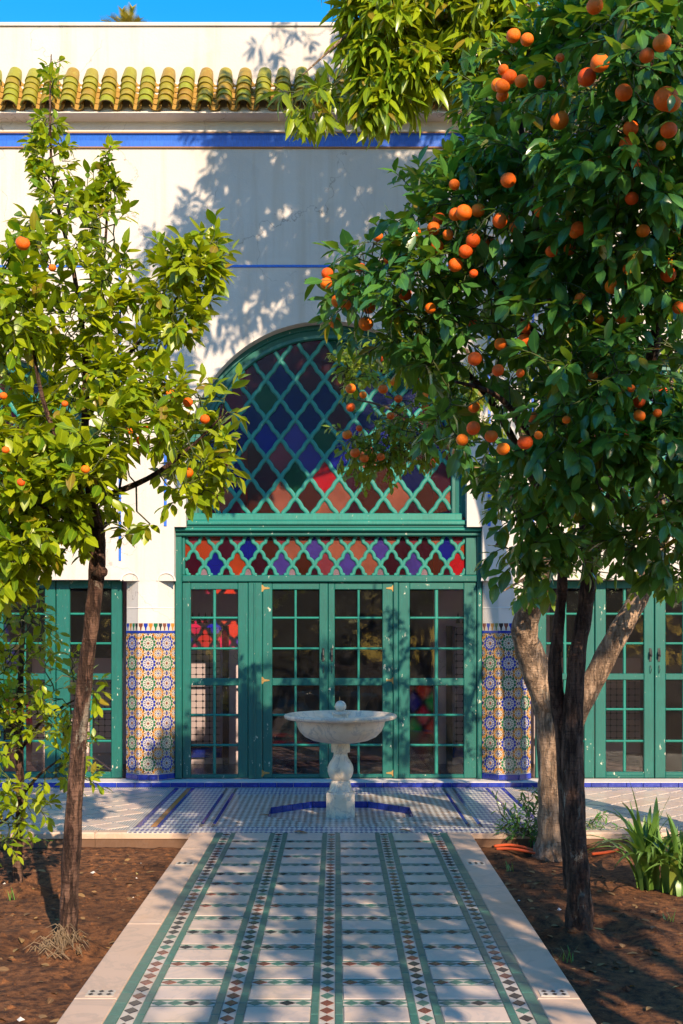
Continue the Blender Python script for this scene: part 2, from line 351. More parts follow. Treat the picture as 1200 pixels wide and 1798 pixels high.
gf = [(j*nx+i, j*nx+i+1, (j+1)*nx+i+1, (j+1)*nx+i) for j in range(len(ys)-1) for i in range(nx-1)]
me = bpy.data.meshes.new('ground'); me.from_pydata(gv, [], gf); me.materials.append(M['soil'])
me.polygons.foreach_set('use_smooth', [True]*len(me.polygons))
link('ground', me, kind='structure')
# clods and pebbles on the beds
mb = MB()
for i in range(2400):
    sx_ = random.choice([-1, 1]); x = sx_*random.uniform(1.2, 3.6)-.04; y = random.uniform(3.2, 8.95); s_ = random.choice([.006, .008, .01, .013, .018, .03])*random.uniform(.7, 1.3)
    z = soil_z(x, y); vs = []
    for a, b, c in ((1,0,0),(0,1,0),(-1,0,0),(0,-1,0),(0,0,1),(0,0,-1)):
        k = s_*random.uniform(.7, 1.2); vs.append((x+a*k, y+b*k, z+c*k*.7))
    mb.add(vs, [(0,1,4),(1,2,4),(2,3,4),(3,0,4),(1,0,5),(2,1,5),(3,2,5),(0,3,5)], M['soil'] if random.random() < .985 else M['trim'])
mb.build('clods', None, kind='stuff', label='small clods and pebbles scattered over the red soil beds')

# ================================================================== PATH
PC, HI, BW = -.04, .914, .19
YE = 9.04                                        # where the path meets the terrace
path = bpy.data.objects.new('path', None); COL.objects.link(path); path.location = (PC, YE, 0); path['kind'] = 'structure'
mb = MB(); mb.box(PC-HI-BW+.002, PC+HI+BW-.002, -1, YE-.002, -.3, -.006, M['grout']); mb.build('bedding', path)
pitch = .2895; slabW, gW, mW, oW = .275, .036, .066, .055
cx0 = PC-(4*slabW+8*gW+5*mW+2*oW)/2
cols, x = [], cx0                                # (kind, x0, x1)
cols.append(('g', x, x+oW)); x += oW; cols.append(('m', x, x+mW)); x += mW
for k in range(4):
    cols.append(('g', x, x+gW)); x += gW; cols.append(('s', x, x+slabW)); x += slabW; cols.append(('g', x, x+gW)); x += gW
    cols.append(('m', x, x+mW)); x += mW
cols.append(('g', x, x+oW)); x += oW
NR = 27; y_first = YE-.33-.045
mb = MB(); mb.tbox(0, slabW-.004, 0, pitch-.100, -.02, 0, M['marble'], .003); slab_me = mb.mesh('marble_slab')
gm = {}
for wd in (gW, oW):
    mb = MB(); mb.tbox(0, wd-.003, 0, pitch/2-.003, -.02, -.001, M['gtile'], .002); gm[wd] = mb.mesh('green_edge_tile')
small = MB(); big_m = {}
def diamond(w_, h_, m):
    mb = MB(); c = .9
    pts = [(-w_/2*c, 0), (0, -h_/2*c), (w_/2*c, 0), (0, h_/2*c)]
    mb.prism([(a, b, 0) for a, b in pts], (0, 0, -1), .004, m); return mb
tilecols = [M['z_black'], M['gtile'], M['z_brown'], M['z_black'], M['z_brown']]
dm_long = [diamond(mW*.98, pitch/3*.86, m).mesh('mosaic_tile') for m in tilecols]
dm_cross = [diamond(.076, .062, m).mesh('mosaic_tile') for m in tilecols]
mos = []                                        # (mesh, x, y, z)
slabs = []; edges = []
jit = lambda a: random.uniform(-a, a)
mb = MB(); mbg = MB()
for r in range(NR):
    yc = y_first-r*pitch                         # centre line of the cross strip
    yS0 = yc-pitch+.050                          # slab between this strip and the next
    for kd, x0, x1 in cols:
        if kd == 's':
            slabs.append((x0+.002, yS0, jit(.0012)))
            if r == 0: slabs.append((x0+.002, yS0+pitch, jit(.0012)))
            # cross strip: white ground, green fillets, diamonds
            mb.box(x0, x1, yc-.035, yc+.035, -.02, -.0035, M['z_white'])
            for s in (-1, 1): mbg.box(x0, x1, yc+s*.0425-.0065, yc+s*.0425+.0065, -.02, -.002, M['gtile'])
            for q in range(4):
                mos.append((dm_cross[(q+r*2) % 5 if q % 2 == 0 else 1], x0+slabW*(q+.5)/4, yc, 0))
        elif kd == 'm':
            mb.box(x0+.001, x1-.001, yc-pitch/2, yc+pitch/2-.0005, -.02, -.0035, M['z_white'])
            for q in range(3):
                mos.append((dm_long[(q*2+r*3+int(x0*30)) % 5], (x0+x1)/2, yc+(q-1)*pitch/3, 0))
        else:
            for q in range(2): edges.append((gm[gW] if x1-x0 < .05 else gm[oW], x0+.0015, yc-pitch/2+q*pitch/2, jit(.0008)))
for x_, y_, z_ in slabs:
    if y_+pitch > YE and y_ > y_first: pass
    link('marble_slab', slab_me, path, Matrix.Translation((x_, y_, z_)))
# last bit between the first strip and the terrace is covered by slabs placed above (r == 0)
for kd, x0, x1 in cols:
    if kd == 'm':
        mb.box(x0+.001, x1-.001, y_first+pitch/2, YE-.003, -.02, -.0035, M['z_white'])
        for q in range(2): mos.append((dm_long[(q*3+1) % 5], (x0+x1)/2, y_first+pitch/2+(q+.5)*pitch/3, 0))
    if kd == 'g': mbg.box(x0, x1, y_first+pitch/2, YE-.003, -.02, -.002, M['gtile'])
    if kd == 's': mbg.box(x0, x1, y_first+pitch-.046, YE-.003, -.02, -.003, M['marble'])
mb.build('mosaic_ground', path); mbg.build('green_fillet', path, kind='stuff')
edges = sorted(edges, key=lambda e: e[2] if e[2] > 4.3 else 99)
for me_, x_, y_, z_ in edges[:290]: link('edging_tile', me_, path, Matrix.Translation((x_, y_, z_)))
def join_meshes(items, name, parent, **kw):
    b = MB()
    for me_, x_, y_, z_ in items:
        o_ = [(v.co.x+x_, v.co.y+y_, v.co.z+z_) for v in me_.vertices]
        for p in me_.polygons: pass
        b.add(o_, [tuple(p.vertices) for p in me_.polygons], me_.materials[0])
    return b.build(name, parent, **kw)
join_meshes(edges[290:], 'edging_tiles', path, kind='stuff')
mos = sorted(mos, key=lambda e: e[2] if e[2] > 4.4 else 99)
for me_, x_, y_, z_ in mos[:300]: link('mosaic_tile', me_, path, Matrix.Translation((x_, y_, z_-.0003)))
join_meshes([(a, b, c, d-.0003) for a, b, c, d in mos[300:]], 'mosaic_tiles', path, kind='stuff')
for s in (-1, 1):
    xa = PC+s*HI if s > 0 else PC-HI-BW
    cuts = [YE-.004, 8.35, 7.15 if s > 0 else 6.95, 5.92 if s > 0 else 6.21, 4.95, 3.9, 2.9, 1.9, .9, -.1, -1]
    for a, b in zip(cuts[:-1], cuts[1:]):
        mb = MB(); mb.tbox(xa+.001, xa+BW-.001, b+.003, a, -.15, .001+jit(.001), M['border'], .005); mb.build('border_stone', path)
    for yy in (7.82, 5.02):                      # inset of six small dark tiles in the stone
        mb = MB(); xc = xa+BW/2-s*.01; mb.box(xc-.062, xc+.062, yy-.04, yy+.04, -.01, .0042, M['z_white'])
        for i in range(3):
            for j in range(2): mb.prism([(xc-.04+i*.04-.012, yy-.02+j*.04, .0065), (xc-.04+i*.04, yy-.034+j*.04, .0065), (xc-.04+i*.04+.012, yy-.02+j*.04, .0065), (xc-.04+i*.04, yy-.006+j*.04, .0065)], (0,0,-1), .003, M['z_black'])
        mb.build('mosaic_inset', path)

# ================================================================== TERRACE
ter = bpy.data.objects.new('terrace', None); COL.objects.link(ter); ter.location = (0, 10.4, 0); ter['kind'] = 'structure'
OX, OY, OA = .035, 10.08, .63                   # sunk octagon round the fountain
OR_ = OA/math.cos(math.pi/8)
octv = [(OX+OR_*math.cos(math.pi/8+k*math.pi/4), OY+OR_*math.sin(math.pi/8+k*math.pi/4)) for k in range(8)]
def oct_y(x):
    """lower and upper edge of the octagon at x"""
    dx = abs(x-OX)
    if dx >= OA: return None
    h = OR_*math.sin(math.pi/8)
    t_ = OA if dx <= h else OA-(dx-h)
    return OY-t_, OY+t_
Y0, Y1 = YE, 11.72
def sheet(x0, x1, y0, y1, z0, z1, m, name):
    mb = MB(); h = OR_*math.sin(math.pi/8)
    br = [x0]+[b for b in (OX-OA, OX-h, OX+h, OX+OA) if x0 < b < x1]+[x1]
    for a, b in zip(br[:-1], br[1:]):
        mid = (a+b)/2; o = oct_y(mid)
        if o is None or y1 < o[0] or y0 > o[1]:
            mb.box(a, b, y0, y1, z0, z1, m); continue
        la, ua = oct_y(a+1e-4*(1 if a < mid else -1)) or (OY, OY); lb, ub = oct_y(b-1e-4) or (OY, OY)
        for (p, q, r2, s2) in ((y0, y0, la, lb), (ua, ub, y1, y1)):
            vs = [(a,p,z0),(b,q,z0),(b,s2,z0),(a,r2,z0),(a,p,z1),(b,q,z1),(b,s2,z1),(a,r2,z1)]
            mb.add(vs, [(0,3,2,1),(4,5,6,7),(0,1,5,4),(1,2,6,5),(2,3,7,6),(3,0,4,7)], m)
    return mb.build(name, ter)
sheet(-5, 5, Y0+.12, Y1+.1, -.19, -.008, M['dgrout'], 'bedding')
# central field of fine mosaic, bands at its sides and along its front
sheet(-1.0, 1.07, 9.30, 11.15, -.05, 0, M['wall2'], 'mosaic_field')
def strip(x0, x1, y0, y1, m, name='mosaic_band', z=0.0):
    mb = MB(); mb.box(x0, x1, y0, y1, -.03, z, m); return mb.build(name, ter)
strip(-1.67, 1.74, YE+.006, 9.295, M['stripe']); strip(-1.0, 1.07, 11.155, 11.60, M['stripe'])
for s in (-1, 1):
    a = 1.0 if s < 0 else 1.07
    def S(u0, u1, m, z=0.0, y0=9.30, y1=11.60, name='mosaic_band'):
        x0, x1 = sorted((s*u0, s*u1)); strip(x0, x1, y0, y1, m, name, z)
    S(a+.002, a+.028, M['btile'], .0, 9.5, 11.2, 'blue_line'); S(a+.030, a+.10, M['wall2'], -.001); S(a+.102, a+.128, M['btile'], 0, 9.5, 11.2, 'blue_line')
    S(a+.13, a+.44, M['stripe']); S(a+.442, a+.472, M['btile'], name='blue_line')
    S(a+.474, a+.52, M['z_ochre'] if s < 0 else M['wall2']); S(a+.522, a+.60, M['stripe'], -.001); S(a+.602, a+.64, M['btile'], name='blue_line')
# the white lozenges left and right
tri = .175
mb = MB(); c_ = .150; mb.prism([(-c_, 0, 0), (0, -c_, 0), (c_, 0, 0), (0, c_, 0)], (0,0,-1), .02, M['marble']); loz = mb.mesh('lozenge_slab')
for s in (-1, 1):
    e0 = 1.65 if s < 0 else 1.72
    x0, x1 = sorted((s*e0, s*4.9)); strip(x0, x1, YE+.125, 11.60, M['line'], 'mosaic_ground', -.004)
    i = 0
    for row in range(16):
        for k in range(9):
            x = s*(e0+.2+k*2*tri+(tri if row % 2 else 0)); y = 9.34+row*tri
            if y < 11.45: link('lozenge_slab', loz, ter, Matrix.Translation((x, y, jit(.0008))))
# front kerb: stone blocks along the beds
for s in (-1, 1):
    xe = PC+s*(HI+BW)
    x = xe; 
    while abs(x) < 4.9:
        L = random.uniform(.45, .8); xa, xb = sorted((x+s*.003, x+s*L)); x += s*L
        mb = MB(); mb.tbox(xa, xb, YE+jit(.004), YE+.118, -.05, -.001+jit(.002), M['border'], .012)
        mb.box(xa, xb, YE+.010, YE+.10, -.26, -.051, M['curb_shaded']); mb.build('kerb_stone', ter)  # dark kerb face: its shade is put into the stone colour
# octagon: floor and ring of blue tiles on its inner face
mb = MB(); mb.prism([(x, y, -.062) for x, y in octv], (0, 0, -1), .02, M['wall2']); mb.build('basin_floor', ter)
for k in range(8):
    a = Vector((*octv[k], 0)); b = Vector((*octv[(k+1) % 8], 0)); ctr = Vector((OX, OY, 0)); n_ = 4
    for j in range(n_):
        p, q = a.lerp(b, j/n_+.006), a.lerp(b, (j+1)/n_-.006)
        inn = (ctr-(p+q)/2).normalized(); rr = .028
        mb = MB(); mb.prism([p+inn*.001+Vector((0,0,-.002)), q+inn*.001+Vector((0,0,-.002)), q+inn*.006+Vector((0,0,-.002)), p+inn*.006+Vector((0,0,-.002))], (0,0,-1), .06, M['btile'])
        mb.build('blue_tile', ter)
# low step of blue tiles along the foot of the wall
mb = MB(); mb.box(-5, 5, 11.66, 11.95, -.1, .052, M['trim']); mb.build('step', ter)
x = -4.6
while x < 4.6:
    L = random.choice([.17, .18, .18, .19]); mb = MB(); mb.cbox(x+.002, x+L-.002, 11.648+jit(.002), 11.665, .0, .046, M['btile'], .003); mb.build('blue_step_tile', ter); x += L
strip(-4.9, 4.9, 11.602, 11.645, M['line'], 'mosaic_band', -.001)

# ================================================================== BUILDING
bld = thing('courtyard_building', (0, D0, 0), 'white plaster courtyard building with green glazed doors, arched lattice window and tiled eave', 'building')
TOP = zx(46); CXP, AY, AR = 573.5, 810, 247
mb = MB()
def solid(xa, xb, z0a, z0b, z1a, z1b, y0=D0, y1=D0+.35, m=None):
    vs = [(xa,y0,z0a),(xb,y0,z0b),(xb,y1,z0b),(xa,y1,z0a),(xa,y0,z1a),(xb,y0,z1b),(xb,y1,z1b),(xa,y1,z1a)]
    mb.add(vs, [(0,3,2,1),(4,5,6,7),(0,1,5,4),(1,2,6,5),(2,3,7,6),(3,0,4,7)], m or M['plaster'])
def arch_z(px, c, r): return zx(AY)+math.sqrt(max(0, (r*D0/F)**2-((px-c)*D0/F)**2))
def bay(pa, pb, c, r, below, door_top):
    """wall over one bay between photo columns pa..pb with an arch centred on c"""
    ts = [c-r*math.cos(math.pi*i/56) for i in range(57)]
    br = sorted(set([pa, pb]+[q for q in ts if pa < q < pb]))
    for a, b in zip(br[:-1], br[1:]):
        mid = (a+b)/2
        if abs(mid-c) < r:
            solid(xx(a), xx(b), arch_z(a, c, r), arch_z(b, c, r), TOP, TOP)
            if below: solid(xx(a), xx(b), zx(door_top), zx(door_top), zx(905), zx(905))
        else: solid(xx(a), xx(b), zx(door_top), zx(door_top), TOP, TOP)
bay(306, 848, CXP, AR, False, 925)
bay(-150, 217, -25, 190, True, 1018); bay(938, 1257, 1172, 190, True, 1018); solid(xx(1257), xx(1301), 0, 0, TOP, TOP)
for a, b in ((-260, -150), (1300, 1420)): solid(xx(a), xx(b), 0, 0, TOP, TOP)
for a, b in ((217, 306), (848, 938)): solid(xx(a), xx(b), zx(1020), zx(1020), TOP, TOP)
mb.build('wall', bld)
# shell behind: side, back, ceiling, floor
mb = MB(); XL, XR, YB = xx(-260), xx(1420), 18.0
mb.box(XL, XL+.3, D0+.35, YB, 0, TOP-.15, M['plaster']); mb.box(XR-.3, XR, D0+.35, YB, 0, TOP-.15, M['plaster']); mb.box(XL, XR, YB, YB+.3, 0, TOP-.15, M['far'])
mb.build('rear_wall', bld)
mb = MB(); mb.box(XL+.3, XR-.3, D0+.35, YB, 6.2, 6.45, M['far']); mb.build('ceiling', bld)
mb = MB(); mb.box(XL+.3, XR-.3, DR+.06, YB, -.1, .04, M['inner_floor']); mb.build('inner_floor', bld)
mb = MB(); mb.box(XL-.02, XR+.02, D0-.02, D0+.40, TOP+.001, TOP+.035, M['plaster']); mb.build('coping', bld)
# inner piers with tiled dados
for xa, xb, pa, pb in ((-2.5, -1.10, -1.95, -1.36), (1.20, 2.5, 1.385, 2.0)):
    pr = MB(); pr.box(xa, xb, 13.35, 14.1, .04, 6.2, M['inner']); pr = pr.build('inner_pier', bld)
    m2 = MB(); m2.box(pa, pb, 13.30, 13.349, .25, 1.64, M['dado']); m2.build('dado', pr)
    m2 = MB(); m2.box(pa-.10, pa-.03, 13.31, 13.348, .04, 1.66, M['dark']); m2.box(pb+.03, pb+.10, 13.31, 13.348, .04, 1.66, M['dark']); m2.box(pa-.02, pb+.02, 13.305, 13.348, .12, .235, M['z_blue']); m2.build('dado_border', pr)
    m2 = MB()
    for k in range(int((pb-pa)/.075)):
        xc = pa+.04+k*.075; m2.prism([(xc-.026, 13.335, 1.69), (xc+.026, 13.335, 1.69), (xc+.012, 13.335, 1.76), (xc, 13.335, 1.82), (xc-.012, 13.335, 1.76)], (0,1,0), .012, M['z_black'])
    m2.build('crest', pr)

for s in (-1, 1):                                # low tiled walls seen deep inside the side bays
    x0, x1 = sorted((s*2.52, s*3.9)); pr = MB(); pr.box(x0, x1, 14.6, 14.9, .04, 1.25, M['inner']); pr = pr.build('inner_parapet', bld)
    m2 = MB(); m2.box(x0+.02, x1-.02, 14.57, 14.599, .22, 1.02, M['dado']); m2.build('dado', pr)
# chamfered piers with mosaic
def P3(o, u, v, a, b, n=0.0):                   # local frame on a facet
    return o+u*a+v*b
def rosette(mb, o, u, nn, cx, cz, kind, cut):
    """one star rosette of cut tiles on the facet plane; cut = allowed local x range"""
    v = Vector((0, 0, 1))
    def piece(pts, m, h=.002):
        pts = [(max(cut[0], min(cut[1], cx+a)), max(cut[2], min(cut[3], cz+b))) for a, b in pts]
        ar = sum(pts[i][0]*pts[(i+1) % len(pts)][1]-pts[(i+1) % len(pts)][0]*pts[i][1] for i in range(len(pts)))
        if abs(ar) < 1.2e-5: return
        mb.prism([o+u*a+v*b+nn*(h+.001) for a, b in pts], -nn, h, m)
    def star(r1, r0, k, m, rot=0): piece([((r1 if i % 2 == 0 else r0)*math.cos(rot+math.pi*i/k), (r1 if i % 2 == 0 else r0)*math.sin(rot+math.pi*i/k)) for i in range(2*k)], m, .0025)
    def ring(r0, rm, r1, wd, k, m, rot=0):
        for i in range(k):
            a = rot+2*math.pi*i/k; ca, sa = math.cos(a), math.sin(a)
            piece([(r*ca-t_*sa, r*sa+t_*ca) for r, t_ in ((r0, 0), (rm, -wd), (r1, 0), (rm, wd))], m)
    if kind in ('blue', 'green'):
        c1 = M['z_blue'] if kind == 'blue' else M['z_green']
        star(.020, .009, 8, M['z_brown']); ring(.022, .036, .052, .0052, 12, c1)
        ring(.050, .066, .083, .018, 12, c1, math.pi/12); ring(.080, .089, .099, .010, 12, M['z_black'])
        ring(.052, .057, .062, .004, 12, M['z_black'], 0)
    elif kind == 'fill': ring(.003, .011, .019, .006, 6, M['z_blue']); ring(.018, .026, .033, .007, 6, M['z_ochre'], math.pi/6)
    else:
        star(.014, .006, 8, M['z_blue']); ring(.017, .028, .039, .0045, 10, M['z_black']); ring(.034, .050, .068, .0185, 10, M['z_ochre'], math.pi/10)
        ring(.060, .069, .079, .008, 10, M['z_black'])
FW = .206; CHF = .146
def pier(pm):
    xm = xx(pm); w2 = FW/2
    p = MB(); pts = [(xm-w2-CHF, DR+.1), (xm-w2-CHF, D0+CHF), (xm-w2, D0), (xm+w2, D0), (xm+w2+CHF, D0+CHF), (xm+w2+CHF, DR+.1)]
    p.prism([(a, b, zx(1020)-.001) for a, b in reversed(pts)], (0,0,-1), zx(1020)-.001, M['plaster'])
    p.add([(a, b, zx(1066)) for a, b in pts]+[(a, b-.006, zx(1068)) for a, b in pts], [(i, i+1, i+7, i+6) for i in range(5)], M['trim'])
    po = p.build('pier', bld)
    ztop, zb = zx(1112), .125
    fac = [((xm-w2-CHF, D0+CHF), (xm-w2, D0)), ((xm-w2, D0), (xm+w2, D0)), ((xm+w2, D0), (xm+w2+CHF, D0+CHF))]
    for fi, (a, b) in enumerate(fac):
        o = Vector((*a, 0)); e = Vector((*b, 0)); L = (e-o).length; u = (e-o).normalized(); nn = Vector((u.y, -u.x, 0))
        z_ = MB(); o2 = o+nn*.004
        z_.prism([o2+Vector((0,0,zb)), o2+u*L+Vector((0,0,zb)), o2+u*L+Vector((0,0,ztop)), o2+Vector((0,0,ztop))], -nn, .004, M['z_white'])
        pz = (ztop-zb)/7.0
        for r in range(-1, 8):
            for c in (-1, 0, 1):
                zc = zb+pz*(r+.5)
                rosette(z_, o2, u, nn, L/2+c*L, zc, 'blue' if (r+c+fi) % 2 == 0 else 'green', (0, L, zb, ztop))
                rosette(z_, o2, u, nn, L*(c+1), zc+pz/2, 'ochre', (0, L, zb, ztop))
                rosette(z_, o2, u, nn, L/2+c*L, zc+pz/2, 'fill', (0, L, zb, ztop)); rosette(z_, o2, u, nn, L*(c+1), zc, 'fill', (0, L, zb, ztop))
        z_.build('mosaic_facing', po, kind='stuff')
        q = MB(); q.prism([o2+nn*.006+Vector((0,0,ztop+.003)), o2+nn*.006+u*L+Vector((0,0,ztop+.003)), o2+nn*.006+u*L+Vector((0,0,ztop+.025)), o2+nn*.006+Vector((0,0,ztop+.025))], -nn, .01, M['z_blue']); q.build('blue_fillet', po)
        q = MB()
        for k in range(4):
            c0 = L*(k+.5)/4; mt = [M['z_blue'], M['z_black'], M['z_ochre'], M['z_brown'], M['z_green']][(k*2+fi*3+int(pm)) % 5]
            q.prism([o2+u*(c0+a_)+Vector((0,0,ztop+.028+b_)) for a_, b_ in ((-.006, 0), (.006, 0), (.010, .03), (.021, .05), (.021, .075), (-.021, .075), (-.021, .05), (-.010, .03))], -nn, .004, mt)
        q.prism([o2-nn*.0005+Vector((0,0,ztop+.026)), o2-nn*.0005+u*L+Vector((0,0,ztop+.026)), o2-nn*.0005+u*L+Vector((0,0,ztop+.106)), o2-nn*.0005+Vector((0,0,ztop+.106))], -nn, .003, M['z_white'])
        q.build('crest', po)
        for rr in range(2):
            for k in range(2):                  # blue glazed tiles at the foot
                za, zb2 = (.0+rr*.06, .056+rr*.06) if True else (0, 0)
                za += .003; n_out = nn*.012
                q = MB(); q.prism([o+n_out+u*(L*k/2+.002)+Vector((0,0,za)), o+n_out+u*(L*(k+1)/2-.002)+Vector((0,0,za)), o+n_out+u*(L*(k+1)/2-.002)+Vector((0,0,zb2)), o+n_out+u*(L*k/2+.002)+Vector((0,0,zb2))], -nn, .011, M['btile']); q.build('blue_tile', po)
    # blind arches where the pier turns square
    for s in (-1, 1):
        q = MB(); xc = xm+s*(w2+CHF/2+.01); rr = .085
        arc = [(xc+rr*math.cos(math.pi*i/12), D0-.012, zx(1020)-.0+rr*.9*math.sin(math.pi*i/12)) for i in range(13)]
        for i in range(12):
            a_, b_ = Vector(arc[i]), Vector(arc[i+1]); c_ = Vector((xc, 0, zx(1020))); 
            def out(p): d_ = Vector((p.x-xc, 0, p.z-zx(1020))); return p+d_.normalized()*.014
            q.prism([a_, out(a_), out(b_), b_], (0,1,0), .02, M['trim'])
        q.build('blind_arch', po)
pier(260.5); pier(893.5)

# lattice and stained glass
def clip_poly(poly, inside, inter):
    out = []
    for i in range(len(poly)):
        a, b = poly[i-1], poly[i]; ia, ib = inside(a), inside(b)
        if ia != ib: out.append(inter(a, b))
        if ib: out.append(b)
    return out
def bisect(a, b, ins):
    ia = ins(a); lo, hi = 0., 1.
    for _ in range(18):
        m_ = (lo+hi)/2; p = (a[0]+(b[0]-a[0])*m_, a[1]+(b[1]-a[1])*m_)
        if ins(p) == ia: lo = m_
        else: hi = m_
    return (a[0]+(b[0]-a[0])*lo, a[1]+(b[1]-a[1])*lo)
def strand(p, q, n=11, amp=.0):
    """wavy bar of a net of lobed lozenges from node p up to node q"""
    d = Vector((q[0]-p[0], q[1]-p[1])); L = d.length; u = d/L; v = Vector((-u.y, u.x))
    if v.y < 0: v = -v
    out = []
    for i in range(n+1):
        s = i/n; off = amp*(abs(math.sin(2*math.pi*s))-.45)*L if 0 < i < n else 0
        out.append((p[0]+u.x*s*L+v.x*off, p[1]+u.y*s*L+v.y*off))
    return out
def ribbon(mb, pts, y, wd, dp, m):
    n = len(pts)
    if n < 2: return
    vs = []
    for i, p in enumerate(pts):
        a = pts[max(0, i-1)]; b = pts[min(n-1, i+1)]; t_ = Vector((b[0]-a[0], b[1]-a[1])).normalized(); s_ = Vector((-t_.y, t_.x))
        for off, dy in ((-wd/2, dp), (-wd/2, .25*dp), (-wd*.22, 0), (wd*.22, 0), (wd/2, .25*dp), (wd/2, dp)):
            vs.append((p[0]+s_.x*off, y+dy, p[1]+s_.y*off))
    fs = [(i*6+j, i*6+j+1, (i+1)*6+j+1, (i+1)*6+j) for i in range(n-1) for j in range(5)]
    mb.add(vs, fs, m)
def lattice(parent, inside, x0, x1, z0, z1, nx_, nz_, hw, hh, y, wd, colour, m, amp=.04):
    """net with nodes at nx_+k*hw, nz_+j*hh (k+j even); every pane is an object"""
    lb = MB(); ks = range(int((x0-nx_)/hw)-2, int((x1-nx_)/hw)+3); js = range(int((z0-nz_)/hh)-2, int((z1-nz_)/hh)+3)
    for k in ks:
        for j in js:
            if (k+j) % 2: continue
            p = (nx_+k*hw, nz_+j*hh)
            for s, dy in ((1, 0), (-1, .0018)):
                q = (p[0]+s*hw, p[1]+hh); pts = strand(p, q, 12, amp)
                run = []
                for c in pts:
                    if inside(c): run.append(c)
                    else:
                        if len(run) > 1: ribbon(lb, run, y+dy, wd, .03, m)
                        run = []
                if len(run) > 1: ribbon(lb, run, y+dy, wd, .03, m)
            # pane whose lowest node is p
            cell = strand(p, (p[0]+hw, p[1]+hh), 6, amp)[:-1]+strand((p[0]+hw, p[1]+hh), (p[0], p[1]+2*hh), 6, amp)[:-1] \
                 + strand((p[0], p[1]+2*hh), (p[0]-hw, p[1]+hh), 6, amp)[:-1]+strand((p[0]-hw, p[1]+hh), p, 6, amp)[:-1]
            cell = [(p[0]+(a-p[0])*.998, b) for a, b in cell]
            cl = clip_poly(cell, inside, lambda a, b: bisect(a, b, inside))
            if len(cl) < 3: continue
            ar = abs(sum(cl[i-1][0]*cl[i][1]-cl[i][0]*cl[i-1][1] for i in range(len(cl))))/2
            if ar < .12*hw*hh: continue
            pb = MB(); pb.prism([(a, y+.018, b) for a, b in reversed(cl)], (0,1,0), .003, G[colour(k, j)]); pb.build('pane', parent)
    lb.build('lattice', parent, smooth=False)

def arched_window(c, r, hwpx, hhpx, nodepx, cols_):
    win = thing_part('arched_window'); d = DR; s = D0/F
    xc, zc = xx(c), zx(AY); Ro = r*s; Rg = (r-25)*s
    fb = MB(); zs = zx(906)
    prof = [(Ro+.01, .0), (Ro-.045, .0), (Ro-.055, .022), (Ro-.10, .030), (Ro-.105, .012), (Rg+.012, .012), (Rg, .03), (Rg, .09)]  # radius, depth
    ang = [math.pi*i/72 for i in range(73)]
    rows = [(xc+1, zs-zc, 'R')] ; vs = []; path2 = [(1, (zs-zc))]+[None]*0
    secs = [('v', 1, zs)]+[('a', a) for a in ang]+[('v', -1, zs)]
    for sct in secs:
        for rr, dd in prof:
            if sct[0] == 'v': vs.append((xc+sct[1]*rr, d+dd, sct[2]))
            else: vs.append((xc+rr*math.cos(sct[1]), d+dd, zc+rr*math.sin(sct[1])))
    k = len(prof); fb.add(vs, [(i*k+j, (i+1)*k+j, (i+1)*k+j+1, i*k+j+1) for i in range(len(secs)-1) for j in range(k-1)], M['green'])
    o = fb.build('frame', win); shade_auto(o, 30)
    sb = MB(); sb.cbox(xc-Ro+.004, xc+Ro-.004, d-.10, d+.10, zx(921), zx(912)-.002, M['green2'], .012); sb.cbox(xc-Ro+.03, xc+Ro-.03, d-.035, d+.10, zx(912)-.002, zx(899), M['green2'], .01); sb.build('sill', win)
    def ins(p): 
        dx, dz = p[0]-xc, p[1]-zc
        return p[1] > zx(901) and (abs(dx) < Rg+.006 if dz < 0 else dx*dx+dz*dz < (Rg+.006)**2)
    lattice(win, ins, xc-Ro, xc+Ro, zx(901), zc+Ro, xx(nodepx[0]), zx(nodepx[1]), hwpx*s, hhpx*s, d+.035, 7.4*s, cols_, M['green2'])
    return win
def thing_part(name):
    o = bpy.data.objects.new(name, None); COL.objects.link(o); o.location = (0, D0, 0); o.parent = bld; o.matrix_parent_inverse = Matrix.Translation(-Vector(bld.location)); return o
big = ['navy', 'maroon', 'navy', 'maroon', 'green', 'navy', 'brown']
def col_big(k, j):
    h = (k*5+j*3+((k*k+j*7) % 5)) % 7
    c = big[h]
    if j % 4 == 0 and c == 'navy': c = 'maroon'
    return c
FIX = {}
def col_main(k, j):
    return FIX.get((k, j), col_big(k, j))
# lowest rows read from the photograph: salmon, blue, violet, rose (k counts half cells from the middle column)
for k, c in zip(range(-9, 10), ['maroon','navy','brown','navy','brown','blue','rose','violet','salmon','green','rose','violet','salmon','blue','brown','navy','orange','navy','brown']):
    FIX[(k, -4 if k % 2 == 0 else -5)] = c
    FIX[(k, -8 if k % 2 == 0 else -7)] = ['brown', 'salmon', 'maroon', 'brown'][k % 4]
FIX[(0, -6)] = 'red'; FIX[(-1, -5)] = 'violet'; FIX[(1, -5)] = 'blue'; FIX[(0, -8)] = 'salmon'; FIX[(-2, -6)] = 'green'
arched_window(CXP, AR, 26.25, 35, (570, 660), col_main)
arched_window(-25, 190, 26.25, 35, (-25, 660), col_big); arched_window(1172, 190, 26.25, 35, (1172, 660), col_big)

